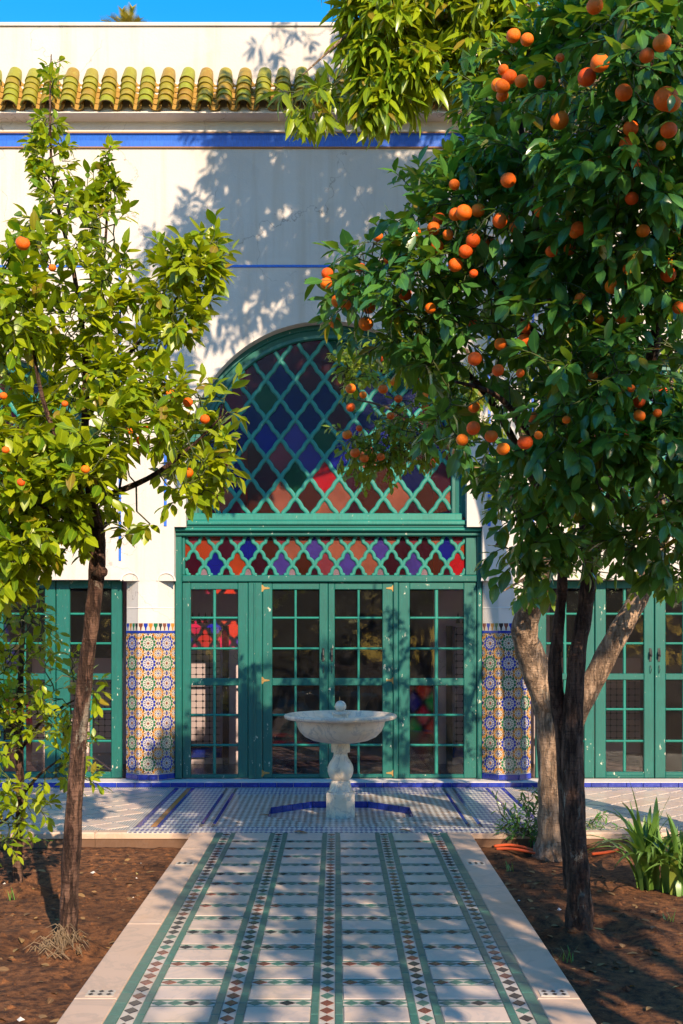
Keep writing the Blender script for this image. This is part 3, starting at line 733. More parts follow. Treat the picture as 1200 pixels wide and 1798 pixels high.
def glazed(name, pa, pb, cols_px, rows_px, zb, zt, y, hinge=None, handle=None, label=None, solid_groove=None):
    """joinery leaf between photo columns pa..pb; pane columns and rows in photo pixels of the joinery plane"""
    leaf = thing_part(name)
    if label: leaf['label'] = label
    fb = MB(); g = M['green']; X = lambda p: xx(p, DR); Z = lambda p: zx(p, DR)
    x0, x1 = X(pa)+.002, X(pb)-.002; ca, cb = X(cols_px[0][0]), X(cols_px[-1][1])
    fb.cbox(x0, ca, y, y+.05, zb, zt, g); fb.cbox(cb, x1, y, y+.05, zb, zt, g)
    rt, rb = Z(rows_px[0][0]), Z(rows_px[-1][1])
    fb.cbox(ca, cb, y+.002, y+.05, rt, zt, g); fb.cbox(ca, cb, y+.002, y+.05, zb, rb, g)
    if rb-zb > .05: fb.cbox(ca+.01, cb-.01, y-.006, y+.03, zb+.02, rb-.03, g)
    mids = (rows_px[2][1], rows_px[3][0]); fb.cbox(ca, cb, y+.0025, y+.05, Z(mids[1]), Z(mids[0]), g)
    fb.build('frame', leaf)
    mu = MB()
    for a, b in zip(cols_px[:-1], cols_px[1:]): mu.cbox(X(a[1]), X(b[0]), y+.012, y+.04, rb, rt, M['green2'], .009)
    for i in (0, 1, 3, 4):
        za, zb_ = Z(rows_px[i+1][0]), Z(rows_px[i][1]); mu.cbox(ca, cb, y+.010, y+.042, za, zb_, M['green2'], .009)
    mu.build('glazing_bar', leaf)
    for c in cols_px:
        for r in rows_px:
            tl = jit(.004); pb_ = MB(); xa, xb, za, zc = X(c[0])-.004, X(c[1])+.004, Z(r[1])-.004, Z(r[0])+.004
            yy = y+.028; t2 = jit(.003)
            pb_.add([(xa, yy+tl*.4, za), (xb, yy-tl*.4, za), (xb, yy-tl*.4+t2, zc), (xa, yy+tl*.4+t2, zc)], [(0, 1, 2, 3)], M['glass']); pb_.build('pane', leaf)
    if hinge:
        for hy in (1033, 1195, 1358):
            s = 1 if hinge > 0 else -1; xh = X(pa)+.0 if s > 0 else X(pb)
            hb = MB(); zc = Z(hy)
            hb.prism([(xh-s*.012, y-.006, zc-.035), (xh+s*.004, y-.006, zc-.035), (xh+s*.018, y-.006, zc-.012), (xh+s*.075, y-.006, zc-.004), (xh+s*.075, y-.006, zc+.006), (xh+s*.018, y-.006, zc+.016), (xh+s*.004, y-.006, zc+.035), (xh-s*.012, y-.006, zc+.035)][::s], (0,1,0), .006, M['brass'])
            hb.tube([(xh-s*.006, y-.009, zc-.036), (xh-s*.006, y-.009, zc+.036)], [.007, .007], M['brass'], 8); hb.build('hinge', leaf)
    if handle:
        hb = MB(); xh = X(handle); zc = Z(1150)
        hb.cbox(xh-.012, xh+.012, y-.008, y, zc-.07, zc+.07, M['iron'], .003); hb.tube([(xh, y-.008, zc), (xh, y-.045, zc)], [.006, .006], M['iron'], 8)
        hb.tube([(xh-.001, y-.045, zc-.02), (xh, y-.05, zc+.0), (xh, y-.045, zc+.05)], [.008, .010, .007], M['iron'], 8); hb.tube([(xh, y-.012, zc-.11), (xh+.004, y-.03, zc-.15), (xh, y-.012, zc-.19)], [.004, .004, .004], M['iron'], 6); hb.build('handle', leaf)
    return leaf
ROWS = [(1035, 1083), (1087, 1137), (1141, 1191), (1204, 1254), (1258, 1307), (1311, 1360)]
ZB, ZT = .06, zx(1022, DR)
glazed('sidelight', 320, 436, [(335, 374), (379, 418)], ROWS, ZB, ZT, DR, label='left sidelight with two columns of panes, coloured light seen through it')
glazed('door', 461, 576.5, [(478, 517), (521, 561)], ROWS, ZB, ZT, DR+.012, hinge=1, handle=568)
glazed('door', 576.5, 691, [(588, 628), (632, 672)], ROWS, ZB, ZT, DR+.014, hinge=-1, handle=583)
glazed('sidelight', 700, 838, [(720, 764), (770, 815)], ROWS, ZB, ZT, DR)
# main frame: posts, transom, cornice
fr = MB(); X = lambda p: xx(p, DR); Z = lambda p: zx(p, DR); g = M['green']
fr.cbox(X(308), X(320), DR-.03, DR+.08, .055, Z(940), g, .01); fr.cbox(X(838), X(846), DR-.03, DR+.08, .055, Z(940), g, .01)
fr.cbox(X(436)+.001, X(461)-.001, DR-.006, DR+.07, .055, ZT, g, .008); fr.cbox(X(691)+.001, X(700)-.001, DR-.008, DR+.07, .055, ZT, g, .008)
fr.cbox(X(446), X(449), DR-.018, DR-.005, .06, ZT-.01, g, .004)
fr.cbox(X(320)+.001, X(838)-.001, DR-.028, DR+.08, ZT+.001, Z(1010), g, .01)
fr.cbox(X(320)+.001, X(325), DR-.012, DR+.08, Z(1010)+.001, Z(942), g); fr.cbox(X(818), X(838)-.001, DR-.012, DR+.08, Z(1010)+.001, Z(942), g)
fr.cbox(X(308), X(846), DR-.055, DR+.08, Z(942)+.001, Z(934), g, .012); fr.cbox(X(306), X(848), DR-.10, DR+.08, Z(934)+.001, Z(928), M['green2'], .012)
fr.cbox(X(307), X(847), DR-.075, DR+.08, Z(928)+.001, Z(922.5), g, .008)
fr.build('door_frame', bld)
tw = thing_part('transom_window')
t1 = ['orange', 'maroon', 'blue', 'brown', 'salmon', 'violet', 'salmon', 'salmon', 'violet', 'maroon', 'maroon', 'blue', 'orange']
t2 = ['maroon', 'blue', 'orange', 'maroon', 'violet', 'brown', 'rose', 'violet', 'salmon', 'maroon', 'violet', 'brown', 'red', 'blue']
def col_tr(k, j):
    if j == -1: return t1[max(0, min(12, (k+12)//2))]
    if j == -2: return t2[max(0, min(13, (k+13)//2))]
    return ['rose', 'pale', 'salmon', 'maroon'][k % 4]
def ins_t(p): return X(324.5) < p[0] < X(818.5) and Z(1010.5) < p[1] < Z(941)
lattice(tw, ins_t, X(325), X(818), Z(1010), Z(942), X(339+38.8*6), Z(965), 19.4*DR/F, 27.5*DR/F, DR+.012, 6.2*DR/F, col_tr, M['green2'], .085)
# side bays
ROW2 = [(1033, 1076), (1080, 1128), (1132, 1183), (1194, 1244), (1248, 1300), (1304, 1356)]
for k, pb in enumerate((214, 97, -20)): glazed('door', pb-116, pb, [(pb-92, pb-57), (pb-53, pb-19)], ROW2, ZB, zx(1020, DR), DR+.01, handle=(pb-8 if k == 1 else None))
for k, pa in enumerate((941, 1046, 1151)): glazed('door', pa, pa+104, [(pa+19, pa+50), (pa+55, pa+86)], ROW2, ZB, zx(1020, DR), DR+.01, handle=(pa+97 if k == 1 else pa+7 if k == 2 else None))

# cove, lines
q = MB(); za, zb_ = zx(258), zx(236)
sec = [(0, za-.018), (-.02, za-.014), (-.022, za-.002), (-.012, za), (-.02, za+.06), (-.032, za+.105), (-.04, zb_-.012), (-.055, zb_-.008), (-.056, zb_+.008), (0, zb_+.016)]
n_ = len(sec); mats = [M['ochre'], M['ochre'], M['blue'], M['blue'], M['blue'], M['blue'], M['blue'], M['ochre'], M['trim']]
vs = [(x_, D0+a, b) for x_ in (XL, XR) for a, b in sec]
for i in range(n_-1): q.add([vs[i], vs[n_+i], vs[n_+i+1], vs[i+1]], [(0, 1, 2, 3)], mats[i])
q.build('blue_cove', bld)
def bl(xa, xb, ya, yb): 
    q = MB(); q.cbox(xx(xa), xx(xb), D0-.009, D0+.01, zx(yb), zx(ya), M['blue'], .003); q.build('blue_line', bld)
bl(288, 862, 465, 469.5); bl(288, 293, 469.6, 924); bl(857, 862, 469.6, 924); bl(-240, 213, 465, 469.5); bl(208.5, 213, 469.6, 985); bl(934, 1390, 465, 469.5); bl(934, 938.5, 469.6, 985)
# eave of barrel tiles
ze, zr = 6.93, 7.32; ye = D0-.20
sl = Vector((0, D0-ye, zr-ze)); SL = sl.length; su = sl.normalized(); sn = Vector((0, -su.z, su.y))
q = MB(); q.add([(XL, ye+.03, ze-.045), (XR, ye+.03, ze-.045), (XR, D0, zr-.05), (XL, D0, zr-.05), (XL, ye+.03, ze-.055), (XR, ye+.03, ze-.055), (XR, D0, ze-.07), (XL, D0, ze-.07)],
      [(0,1,2,3),(7,6,5,4),(0,4,5,1)], M['trim']); q.build('eave_board', bld)
def barrel(r0, r1, L, up, m, thick=.012):
    b = MB(); n = 10; vs = []
    for s, r in ((0, r0), (L, r1)):
        for k in range(n+1):
            a = math.pi*k/n
            for rr in (r, r-thick): vs.append(Vector((rr*math.cos(a), s, rr*math.sin(a)*(1 if up else -1)*.95)))
    c = 2*(n+1); fs = []
    for k in range(n):
        i = 2*k
        fs += [(i, i+2, c+i+2, c+i), (i+1, c+i+1, c+i+3, i+3), (i, i+1, i+3, i+2), (c+i, c+i+2, c+i+3, c+i+1)]
    fs += [(0, c, c+1, 1), (2*n, 2*n+1, c+2*n+1, c+2*n)]
    b.add(vs, fs, m); me_ = b.mesh('roof_tile', True); me_.set_sharp_from_angle(angle=R(50)); return me_
t_up = barrel(.080, .066, .165, True, M['roof']); t_dn = barrel(.064, .072, .165, False, M['moss'])
Rm = Matrix((( 1, 0, 0), (0, su.y, sn.y), (0, su.z, sn.z))).to_4x4()
ncol = int((XR-XL)/.198); expo = SL/5.0
for c in range(ncol):
    for r in range(5):
        x = XL+.1+c*.198
        for me_, nm, dx, dz in ((t_up, 'roof_tile', 0, .022+r*.0), (t_dn, 'channel_tile', .099, .028)):
            p = Vector((x+dx+jit(.004), ye, ze))+su*(r*expo-.02+jit(.006))+sn*(dz-.004+r*.001)
            tilt = Matrix.Rotation(R(4 if nm == 'roof_tile' else 3)+jit(.05), 4, 'X') @ Matrix.Rotation(jit(.07), 4, 'Z')
            link(nm, me_, bld, Matrix.Translation(p) @ Rm @ tilt.inverted())

# ================================================================== FOUNTAIN
FX, FY = .037, 10.2
ft = thing('fountain', (FX, FY, -.062), 'white veined marble fountain with round basin on baluster pedestal in sunk octagon', 'fountain')
fm = M['fmarble']
q = MB(); q.lathe([(.137, -.061), (.137, .150), (.131, .160), (.112, .166)], FX, FY, fm, 8, math.pi/8); q.build('plinth', ft)
q = MB(); q.lathe([(.112, .166), (.104, .175), (.098, .20), (.090, .235), (.088, .250), (.080, .256), (.076, .262), (.084, .272), (.098, .290), (.109, .315), (.116, .345), (.115, .375), (.106, .405), (.090, .435), (.074, .458), (.064, .480), (.061, .505), (.063, .512)], FX, FY, fm, 40)
o = q.build('baluster', ft); shade_auto(o, 35)
q = MB(); q.lathe([(.060, .512), (.084, .516), (.085, .590), (.083, .604)], FX, FY, fm, 40); o = q.build('collar', ft); shade_auto(o, 35)
q = MB(); q.lathe([(.10, .602), (.165, .604), (.25, .622), (.32, .655), (.365, .700), (.390, .750), (.400, .790), (.415, .806), (.480, .812), (.500, .822), (.506, .838), (.498, .852), (.480, .857), (.455, .848), (.40, .815), (.32, .775), (.2, .75), (.05, .742)], FX, FY, fm, 72)
o = q.build('basin', ft); shade_auto(o, 35)
q = MB(); q.lathe([(.07, .742), (.07, .845), (.082, .852), (.084, .865), (.078, .876), (.05, .880), (.03, .884)], FX, FY, fm, 32); o = q.build('spout_block', ft); shade_auto(o, 35)
q = MB(); q.lathe([(.020, .882)]+[(.051*math.sin(a), .925-.051*math.cos(a)) for a in [math.pi*(i+3)/22 for i in range(19)]]+[(.0001, .976)], FX, FY, fm, 32); q.build('ball_finial', ft, smooth=True)
q = MB(); q.tube([(FX-.008, FY, .974), (FX-.008, FY, 1.01)], [.004, .003], M['brass'], 8); q.build('nozzle', ft)

# ================================================================== TREES
LW = {}
def leaf_tpl(width, curl, fold, rows=((0, 0), (.18, .62), (.45, 1.), (.75, .72), (1, 0))):
    vs, u = [], []
    for t_, w_ in rows:
        z0 = -curl*t_*t_
        if w_ == 0: vs.append((0, t_, z0)); u.append(0)
        else:
            hw = w_*width/2
            vs += [(-hw, t_, z0+fold*w_), (0, t_, z0), (hw, t_, z0+fold*w_)]; u += [1, 0, 1]
    fs = [(0, 2, 1), (0, 3, 2)]
    k = 1
    for r in range(len(rows)-3): a = 1+3*r; b = a+3; fs += [(a, a+1, b+1, b), (a+1, a+2, b+2, b+1)]
    a = 1+3*(len(rows)-3); e = len(vs)-1; fs += [(a, a+1, e), (a+1, a+2, e)]
    return np.array(vs), fs, u
def leaf_mesh(tpl, mat, size, name='leaf'):
    vs, fs, u = tpl; me = bpy.data.meshes.new(name); me.from_pydata([tuple(v*size) for v in vs], [], fs); me.materials.append(mat)
    at = me.attributes.new('leafu', 'FLOAT', 'POINT'); at.data.foreach_set('value', u)
    me.polygons.foreach_set('use_smooth', [True]*len(me.polygons)); return me
def foliage_mesh(tpls, leaves, mat, name):
    V, Lp, St, U = [], [], [], []; off = 0; tot = 0
    for pos, mt, s, k in leaves:
        vs, fs, u = tpls[k]
        V.append(vs*s @ mt.T + pos); U += u
        for f in fs: Lp.extend([i+off for i in f]); St.append(len(f))
        off += len(vs)
    V = np.concatenate(V); me = bpy.data.meshes.new(name)
    me.vertices.add(len(V)); me.vertices.foreach_set('co', V.ravel())
    me.loops.add(len(Lp)); me.loops.foreach_set('vertex_index', Lp)
    me.polygons.add(len(St)); st = np.concatenate([[0], np.cumsum(St)[:-1]])
    me.polygons.foreach_set('loop_start', st); me.update(calc_edges=True); me.validate()
    at = me.attributes.new('leafu', 'FLOAT', 'POINT'); at.data.foreach_set('value', U)
    me.polygons.foreach_set('use_smooth', [True]*len(me.polygons)); me.materials.append(mat); return me
def unit(v): n = np.linalg.norm(v); return v/n if n > 1e-9 else np.array([0, 0, 1.])
def frame_of(d, n):
    d = unit(d); s = unit(np.cross(d, n)); n2 = np.cross(s, d); return np.stack([s, d, n2], axis=1)
def in_poly(px, py, poly):
    c = False; j = len(poly)-1
    for i in range(len(poly)):
        xi, yi = poly[i]; xj, yj = poly[j]
        if (yi > py) != (yj > py) and px < (xj-xi)*(py-yi)/(yj-yi)+xi: c = not c
        j = i
    return c
def edge_dist(px, py, poly):
    m_ = 1e9
    for i in range(len(poly)):
        x1_, y1_ = poly[i-1]; x2_, y2_ = poly[i]; dx, dy = x2_-x1_, y2_-y1_
        t_ = max(0, min(1, ((px-x1_)*dx+(py-y1_)*dy)/(dx*dx+dy*dy+1e-9))); m_ = min(m_, math.hypot(px-x1_-t_*dx, py-y1_-t_*dy))
    return m_
def poly_points(poly, n, dfun, thick, thr=-.25, ns=1.6, seed=0):
    xs_ = [p[0] for p in poly]; ys_ = [p[1] for p in poly]; out = []; g = 0
    while len(out) < n and g < n*60:
        g += 1; px = random.uniform(min(xs_), max(xs_)); py = random.uniform(min(ys_), max(ys_))
        if not in_poly(px, py, poly): continue
        e = edge_dist(px, py, poly); t_ = thick*math.sqrt(min(1, e/130)+.02)
        d = dfun(px, py)+t_*random.choice([-1, -1, 1])*math.sqrt(random.random())
        p = W(px, py, d)
        if noise.noise(Vector(p)*ns+Vector((seed, 0, 0))) < thr: continue
        out.append(np.array(p))
    return out
def ball_points(balls, n, thr=-9):
    out = []; wts = [b[3]**2 for b in balls]
    while len(out) < n:
        b = random.choices(balls, wts)[0]; v = np.array([random.gauss(0, 1) for _ in range(3)]); v = unit(v)*b[3]*random.random()**.4; p = np.array(b[:3])+v
        if noise.noise(Vector(p)*2.6) > thr: out.append(p)
    return out
def shoots(points, skel, n_leaf, length, leaf_s, up=.25, droop=0.0, whorl=False, clear=(), rnd=.75, ang=50):
    leaves = []; twigs = []; S0 = np.array(skel); ns_ = len(S0); S_ = np.zeros((ns_+2*len(points), 3)); S_[:ns_] = S0
    points = sorted(points, key=lambda p: np.min(np.linalg.norm(S0-p, axis=1)))
    for p in points:
        dd = np.linalg.norm(S_[:ns_]-p, axis=1); q = S_[np.argmin(dd)].copy()
        out = unit(p-q); d = unit(out+np.array([random.gauss(0, rnd), random.gauss(0, rnd), random.gauss(0, rnd)+up-droop]))
        L = length*random.uniform(.6, 1.25); pts = []
        cur = p.copy(); dv = d.copy(); nseg = 4
        for i in range(nseg+1):
            pts.append(cur.copy()); dv = unit(dv+np.array([random.gauss(0, .12), random.gauss(0, .12), -.10-droop*.35+random.gauss(0, .08)])); cur = cur+dv*L/nseg
        mid = (p+q)/2+np.array([random.gauss(0, .03), random.gauss(0, .03), -.04])*min(1, min(dd)*4); twigs.append(([q, mid, *pts], min(.5, min(dd)))); S_[ns_] = p; S_[ns_+1] = mid; ns_ += 2
        nl = max(3, int(n_leaf*random.uniform(.7, 1.3))); ph = random.uniform(0, 6.28)
        for i in range(nl):
            f = ((i+.5)/nl)**(.45 if whorl else .8); seg = min(nseg-1, int(f*nseg)); a = pts[seg]+(pts[seg+1]-pts[seg])*(f*nseg-seg)
            ax = unit(pts[seg+1]-pts[seg]); h = unit(np.cross(ax, [.31, .2, .93])); k = np.cross(ax, h)
            th = ph+i*2.4; side = h*math.cos(th)+k*math.sin(th); an = R(ang*(1.15-.5*f)+random.gauss(0, 10))
            ld = unit(ax*math.cos(an)+side*math.sin(an)+np.array([0, 0, -.30*random.random()-droop*.5]))
            nrm = unit(np.array([0, 0, 1.])*.9+ax*.35+np.array([random.gauss(0, .35), random.gauss(0, .35)-.15, 0]))
            if abs(np.dot(nrm, ld)) > .95: nrm = unit(np.array([random.gauss(0, 1), -1, .3]))
            s = leaf_s*random.uniform(.5, 1.25)*(1-.25*f if not whorl else 1)
            pos = a+ld*.008; skip = False
            for c, r in clear:
                if abs(pos[0]-c[0]) < .2 and abs(pos[2]-c[2]) < .2 and np.linalg.norm(pos+ld*s*.5-c) < r+s*.5: skip = True; break
            if not skip: leaves.append((pos, frame_of(ld, nrm), s, random.randrange(4)))
    return leaves, twigs
sph = None
def fruit_mesh():
    import bmesh
    bm = bmesh.new(); bmesh.ops.create_icosphere(bm, subdivisions=3, radius=1)
    for v in bm.verts:
        r_ = math.hypot(v.co.x, v.co.y)
        v.co.z *= .93
        if v.co.z > 0: v.co.z -= .10*math.exp(-(r_/.16)**2)
        v.co *= 1+.012*noise.noise(v.co*2.2)
    me_ = bpy.data.meshes.new('orange'); bm.to_mesh(me_); bm.free(); me_.materials.append(M['orange']); me_.polygons.foreach_set('use_smooth', [True]*len(me_.polygons)); return me_
FM = fruit_mesh()
def in_frame(p): 
    px = VX+p[0]*F/p[1] if p[1] > .3 else -1e4; py = VY-(p[2]-CH)*F/p[1] if p[1] > .3 else -1e4
    return -10 < px < 1210 and -10 < py < 1808
def finish_tree(root, leaves, twigs, tpls, mat, twigmat, leaf_s, fruits=(), singles=300):
    vis = [l for l in leaves if in_frame(l[0])]
    if singles and vis:
        vis.sort(key=lambda l: l[0][1]/l[2]); near = vis[:singles]; ids = set(id(l) for l in near)
        mesh_ = [leaf_mesh(tp, mat, 1.0) for tp in tpls]
        for pos, mt, s, k in near:
            mw = Matrix(((*(mt[0]*s), pos[0]), (*(mt[1]*s), pos[1]), (*(mt[2]*s), pos[2]), (0, 0, 0, 1))); link('leaf', mesh_[k], root, mw)
        leaves = [l for l in leaves if id(l) not in ids]
    if leaves: link('foliage', foliage_mesh(tpls, leaves, mat, 'foliage'), root, kind='stuff')
    tb = MB()
    for pts, L in twigs:
        n = len(pts); r0 = .0030+.008*L; tb.tube(pts, [r0*(1-i/(n))+.0011 for i in range(n)], twigmat, 3, cap=False)
    if twigs: tb.build('twigs', root, smooth=True, kind='stuff')
    for c, r in fruits:
        mw = Matrix.Translation(Vector(c)) @ Matrix.Rotation(random.uniform(0, 6.3), 4, 'Z') @ Matrix.Rotation(random.gauss(0, .4), 4, 'X') @ Matrix.Scale(r, 4)
        link('orange', FM, root, mw)
def smooth_path(pts, n=6):
    pts = [np.array(p, dtype=float) for p in pts]; out = []
    P_ = [pts[0]]+pts+[pts[-1]]
    for i in range(1, len(P_)-2):
        for k in range(n):
            t_ = k/n; a, b, c, d = P_[i-1], P_[i], P_[i+1], P_[i+2]
            out.append(.5*((2*b)+(-a+c)*t_+(2*a-5*b+4*c-d)*t_*t_+(-a+3*b-3*c+d)*t_**3))
    out.append(pts[-1]); return out
def limb(root, name, pts, rads, mat, n=14, wob=.18, sub=7):
    sp = smooth_path(pts, sub); rr = np.interp(np.linspace(0, 1, len(sp)), np.linspace(0, 1, len(rads)), rads)
    b = MB(); b.tube(sp, list(rr), mat, n, wob); b.build(name, root, smooth=True); return sp
tpl_c = [leaf_tpl(.50, c, f) for c, f in ((.12, .05), (.22, .08), (.05, .03), (.32, .06))]
tpl_l = [leaf_tpl(.27, c, f) for c, f in ((.18, .04), (.35, .05), (.08, .03), (.5, .04))]
def Wl(lst): return [np.array(W(*p)) for p in lst]
def fruit_list(lst, dfun):
    out = []
    for px, py, dia in lst:
        d = dfun(px, py, dia); out.append((np.array(W(px, py, d)), dia*d/F/2*.98))
    return out

# --- left orange tree, sunlit
base = TR['left']
t1_ = thing('orange_tree', (base.x, base.y, -.12), 'slim sunlit orange tree with yellow green leaves and straight leaning trunk, left of the path', 'tree')
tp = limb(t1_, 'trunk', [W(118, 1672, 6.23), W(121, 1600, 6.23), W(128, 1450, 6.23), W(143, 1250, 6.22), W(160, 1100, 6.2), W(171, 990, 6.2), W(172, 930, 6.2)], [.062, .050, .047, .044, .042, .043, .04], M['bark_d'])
k = MB(); k.tube([W(168, 1012, 6.17), W(181, 1004, 6.13), W(184, 1000, 6.12)], [.03, .028, .018], M['bark_d'], 10, .2); k.build('knot', t1_, smooth=True)
sk = []
for pts, rad in (([(172,930,6.2), (150,800,6.2), (150,640,6.2), (130,480,6.2), (95,330,6.2), (88,200,6.2), (90,95,6.2)], [.034, .024, .018, .013, .009, .006, .003]),
                 ([(172,930,6.2), (120,820,6.0), (75,700,5.9), (50,560,5.9)], [.024, .018, .012, .005]), ([(172,925,6.2), (90,900,6.0), (20,860,5.9), (-30,800,5.9)], [.02, .014, .008, .004]),
                 ([(160,880,6.2), (260,840,6.1), (340,780,6.1), (390,730,6.0)], [.02, .014, .009, .004]), ([(150,740,6.2), (220,630,6.2), (300,540,6.2), (350,450,6.2)], [.016, .012, .008, .004]),
                 ([(150,640,6.2), (180,480,6.3), (190,330,6.3), (190,270,6.3)], [.012, .009, .006, .003]), ([(172,930,6.2), (200,900,6.6), (220,800,6.8)], [.02, .01, .005])):
    sk += limb(t1_, 'branch', [W(*p) for p in pts], rad, M['bark_d'], 8, .1, 5)
crownL = [([(88,92),(100,120),(97,200),(110,260),(120,330),(70,340),(62,250),(80,190)], 60, .12, 6.2), ([(190,262),(205,300),(205,350),(165,380),(150,340),(172,300)], 40, .12, 6.25),
          ([(60,360),(130,330),(200,380),(215,470),(230,590),(200,640),(90,620),(70,500),(40,430)], 95, .35, 6.15), ([(330,410),(395,430),(400,470),(345,500),(345,570),(280,600),(230,650),(210,610),(270,520),(295,440)], 80, .2, 6.15),
          ([(0,430),(50,470),(90,600),(110,700),(60,780),(-40,780),(-60,500)], 120, .4, 5.95), ([(90,600),(230,640),(300,670),(400,690),(410,740),(390,830),(340,880),(280,850),(230,900),(160,930),(60,900),(-50,900),(-50,760),(60,760)], 340, .5, 6.05),
          ([(-50,880),(60,880),(240,880),(270,930),(200,960),(130,960),(60,1040),(-50,1060)], 150, .4, 6.1)]
FRL = [(40,427,26),(299,692,17),(330,706,18),(360,736,18),(302,751,14),(286,772,16),(330,830,20),(247,774,16),(227,756,16),(150,824,16),(37,847,15),(114,709,12),(6,695,14),(10,790,14),(258,748,14),(92,470,14)]
fr_ = fruit_list(FRL, lambda x_, y_, s_: 5.55 if x_ < 170 else 5.85)
LV, TWG = [], []
for poly, n, th, dc in crownL:
    pts = poly_points(poly, n, lambda a, b, dc=dc: dc, th, -.22 if n > 70 else -2, 2.2, 3)
    a, b = shoots(pts, sk, 9, (.13 if n > 70 else .06), .114 if n > 70 else .07, up=.3, clear=fr_); LV += a; TWG += b
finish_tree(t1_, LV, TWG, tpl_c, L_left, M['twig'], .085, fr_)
# dry fibre round its foot
k = MB()
for i in range(260):
    a = random.uniform(0, 6.28); r_ = abs(random.gauss(0, .075)); x_, y_ = base.x+r_*math.cos(a)-.01, base.y+r_*math.sin(a)-.03; z_ = -.115+max(0, .11-r_*.8)*random.uniform(.2, 1)
    dx, dy = random.gauss(0, .04), random.gauss(0, .04); k.tube([(x_, y_, z_-.01), (x_+dx*.5, y_+dy*.5, z_+.02), (x_+dx, y_+dy, z_-.01)], [.003, .003, .001], M['dry'], 3, cap=False)
k.build('dry_roots', t1_, kind='stuff')

# --- small tree at the far left
base = TR['small']
t2_ = thing('orange_tree', (base.x, base.y, -.12), 'young thin-stemmed orange tree low in the bed, at the left edge', 'tree')
sk = limb(t2_, 'trunk', [W(30, 1568, 7.6), W(31, 1500, 7.6), W(36, 1400, 7.6), W(33, 1280, 7.6), W(38, 1150, 7.6), W(45, 1060, 7.6)], [.040, .032, .028, .024, .018, .010], M['bark_d'], 10)[6:]
for pts in ([(36,1400,7.6), (70,1360,7.5), (110,1330,7.4)], [(34,1320,7.6), (80,1260,7.5), (150,1220,7.4)], [(34,1300,7.6), (0,1240,7.5), (-40,1200,7.5)], [(36,1400,7.6), (10,1440,7.5), (-20,1450,7.4)]): sk += limb(t2_, 'branch', [W(*p) for p in pts], [.014, .009, .004], M['bark_d'], 6, .1, 4)
LV, TWG = [], []
for poly, n, th, dc in (([(-60,1000),(60,1010),(90,1080),(110,1150),(190,1220),(180,1260),(110,1240),(150,1310),(160,1370),(90,1390),(40,1340),(70,1430),(10,1480),(-60,1480)], 230, .35, 7.4),):
    pts = poly_points(poly, n, lambda a, b, dc=dc: dc, th, -.18, 2.4, 9); a, b = shoots(pts, sk, 8, .17, .085, up=.3); LV += a; TWG += b
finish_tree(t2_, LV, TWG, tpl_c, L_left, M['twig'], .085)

# --- near orange tree on the right, in shade
base = TR['near']
t3_ = thing('orange_tree', (base.x, base.y, -.12), 'large orange tree heavy with fruit, dark slender trunk, nearest on the right', 'tree')
m_ = M['bark_d']
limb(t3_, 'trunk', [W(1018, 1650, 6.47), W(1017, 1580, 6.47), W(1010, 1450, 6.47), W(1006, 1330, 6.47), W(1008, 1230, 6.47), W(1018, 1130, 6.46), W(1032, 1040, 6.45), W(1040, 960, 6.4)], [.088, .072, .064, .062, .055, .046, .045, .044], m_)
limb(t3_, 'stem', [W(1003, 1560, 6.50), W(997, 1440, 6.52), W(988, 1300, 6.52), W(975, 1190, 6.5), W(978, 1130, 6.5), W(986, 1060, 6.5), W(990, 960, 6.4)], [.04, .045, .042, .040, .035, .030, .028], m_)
sk = []
for pts, rad in (([(1040,960,6.4), (1040,820,6.2), (1000,650,6.0), (960,480,5.8), (930,300,5.6), (900,150,5.5)], [.044, .038, .032, .026, .018, .008]), ([(1040,960,6.4), (1100,800,6.0), (1150,600,5.5), (1160,400,5.1), (1150,200,4.7), (1140,50,4.5)], [.04, .034, .028, .02, .014, .007]),
                 ([(990,960,6.4), (940,850,6.2), (860,700,6.0), (760,600,5.8), (680,520,5.7), (620,470,5.7)], [.028, .024, .018, .013, .008, .004]), ([(1000,650,6.0), (900,540,5.8), (820,440,5.7), (740,380,5.7)], [.02, .014, .01, .005]),
                 ([(1040,900,6.3), (960,800,5.6), (880,700,5.2), (800,670,5.0)], [.026, .02, .013, .006]), ([(1100,800,6.0), (1150,850,5.7), (1190,880,5.4)], [.02, .012, .006]), ([(1000,900,6.3), (920,900,6.1), (870,960,6.0)], [.02, .012, .006]),
                 ([(1040,880,6.3), (1010,960,5.9), (1000,1000,5.8)], [.02, .01, .004]), ([(1160,400,5.1), (1220,300,5.0), (1260,200,4.9)], [.014, .01, .005])):
    sk += limb(t3_, 'branch', [W(*p) for p in pts], rad, m_, 8, .12, 5)
FRN = [(902,62,26),(926,69,24),(883,151,27),(916,142,24),(949,143,22),(884,122,20),(984,101,16),(1031,135,33),(1054,110,34),(1045,10,30),(1163,75,33),(1136,97,27),(1170,173,44),(1180,180,34),(1096,162,31),(983,211,34),(1175,228,30),(1108,225,28),(1100,252,25),(1161,255,18),(1035,290,20),(1117,287,19),(893,316,28),
       (815,373,30),(800,376,24),(878,387,28),(762,401,25),(727,408,26),(787,412,20),(831,422,26),(818,441,26),(768,432,24),(708,443,22),(1010,409,20),(969,441,22),(1110,348,24),(1130,405,24),
       (575,480,22),(573,497,22),(594,528,25),(588,566,22),(634,470,18),(624,494,22),(800,465,26),(712,517,24),(756,541,20),(643,568,27),(608,535,20),(832,480,16),(1075,503,26),(1020,524,22),(1092,557,24),(1052,560,18),(1193,540,24),(1104,472,20),
       (875,650,22),(812,772,22),(863,766,24),(884,788,24),(946,764,16),(1109,682,14),(1155,725,16),(995,737,15),(914,655,16)]
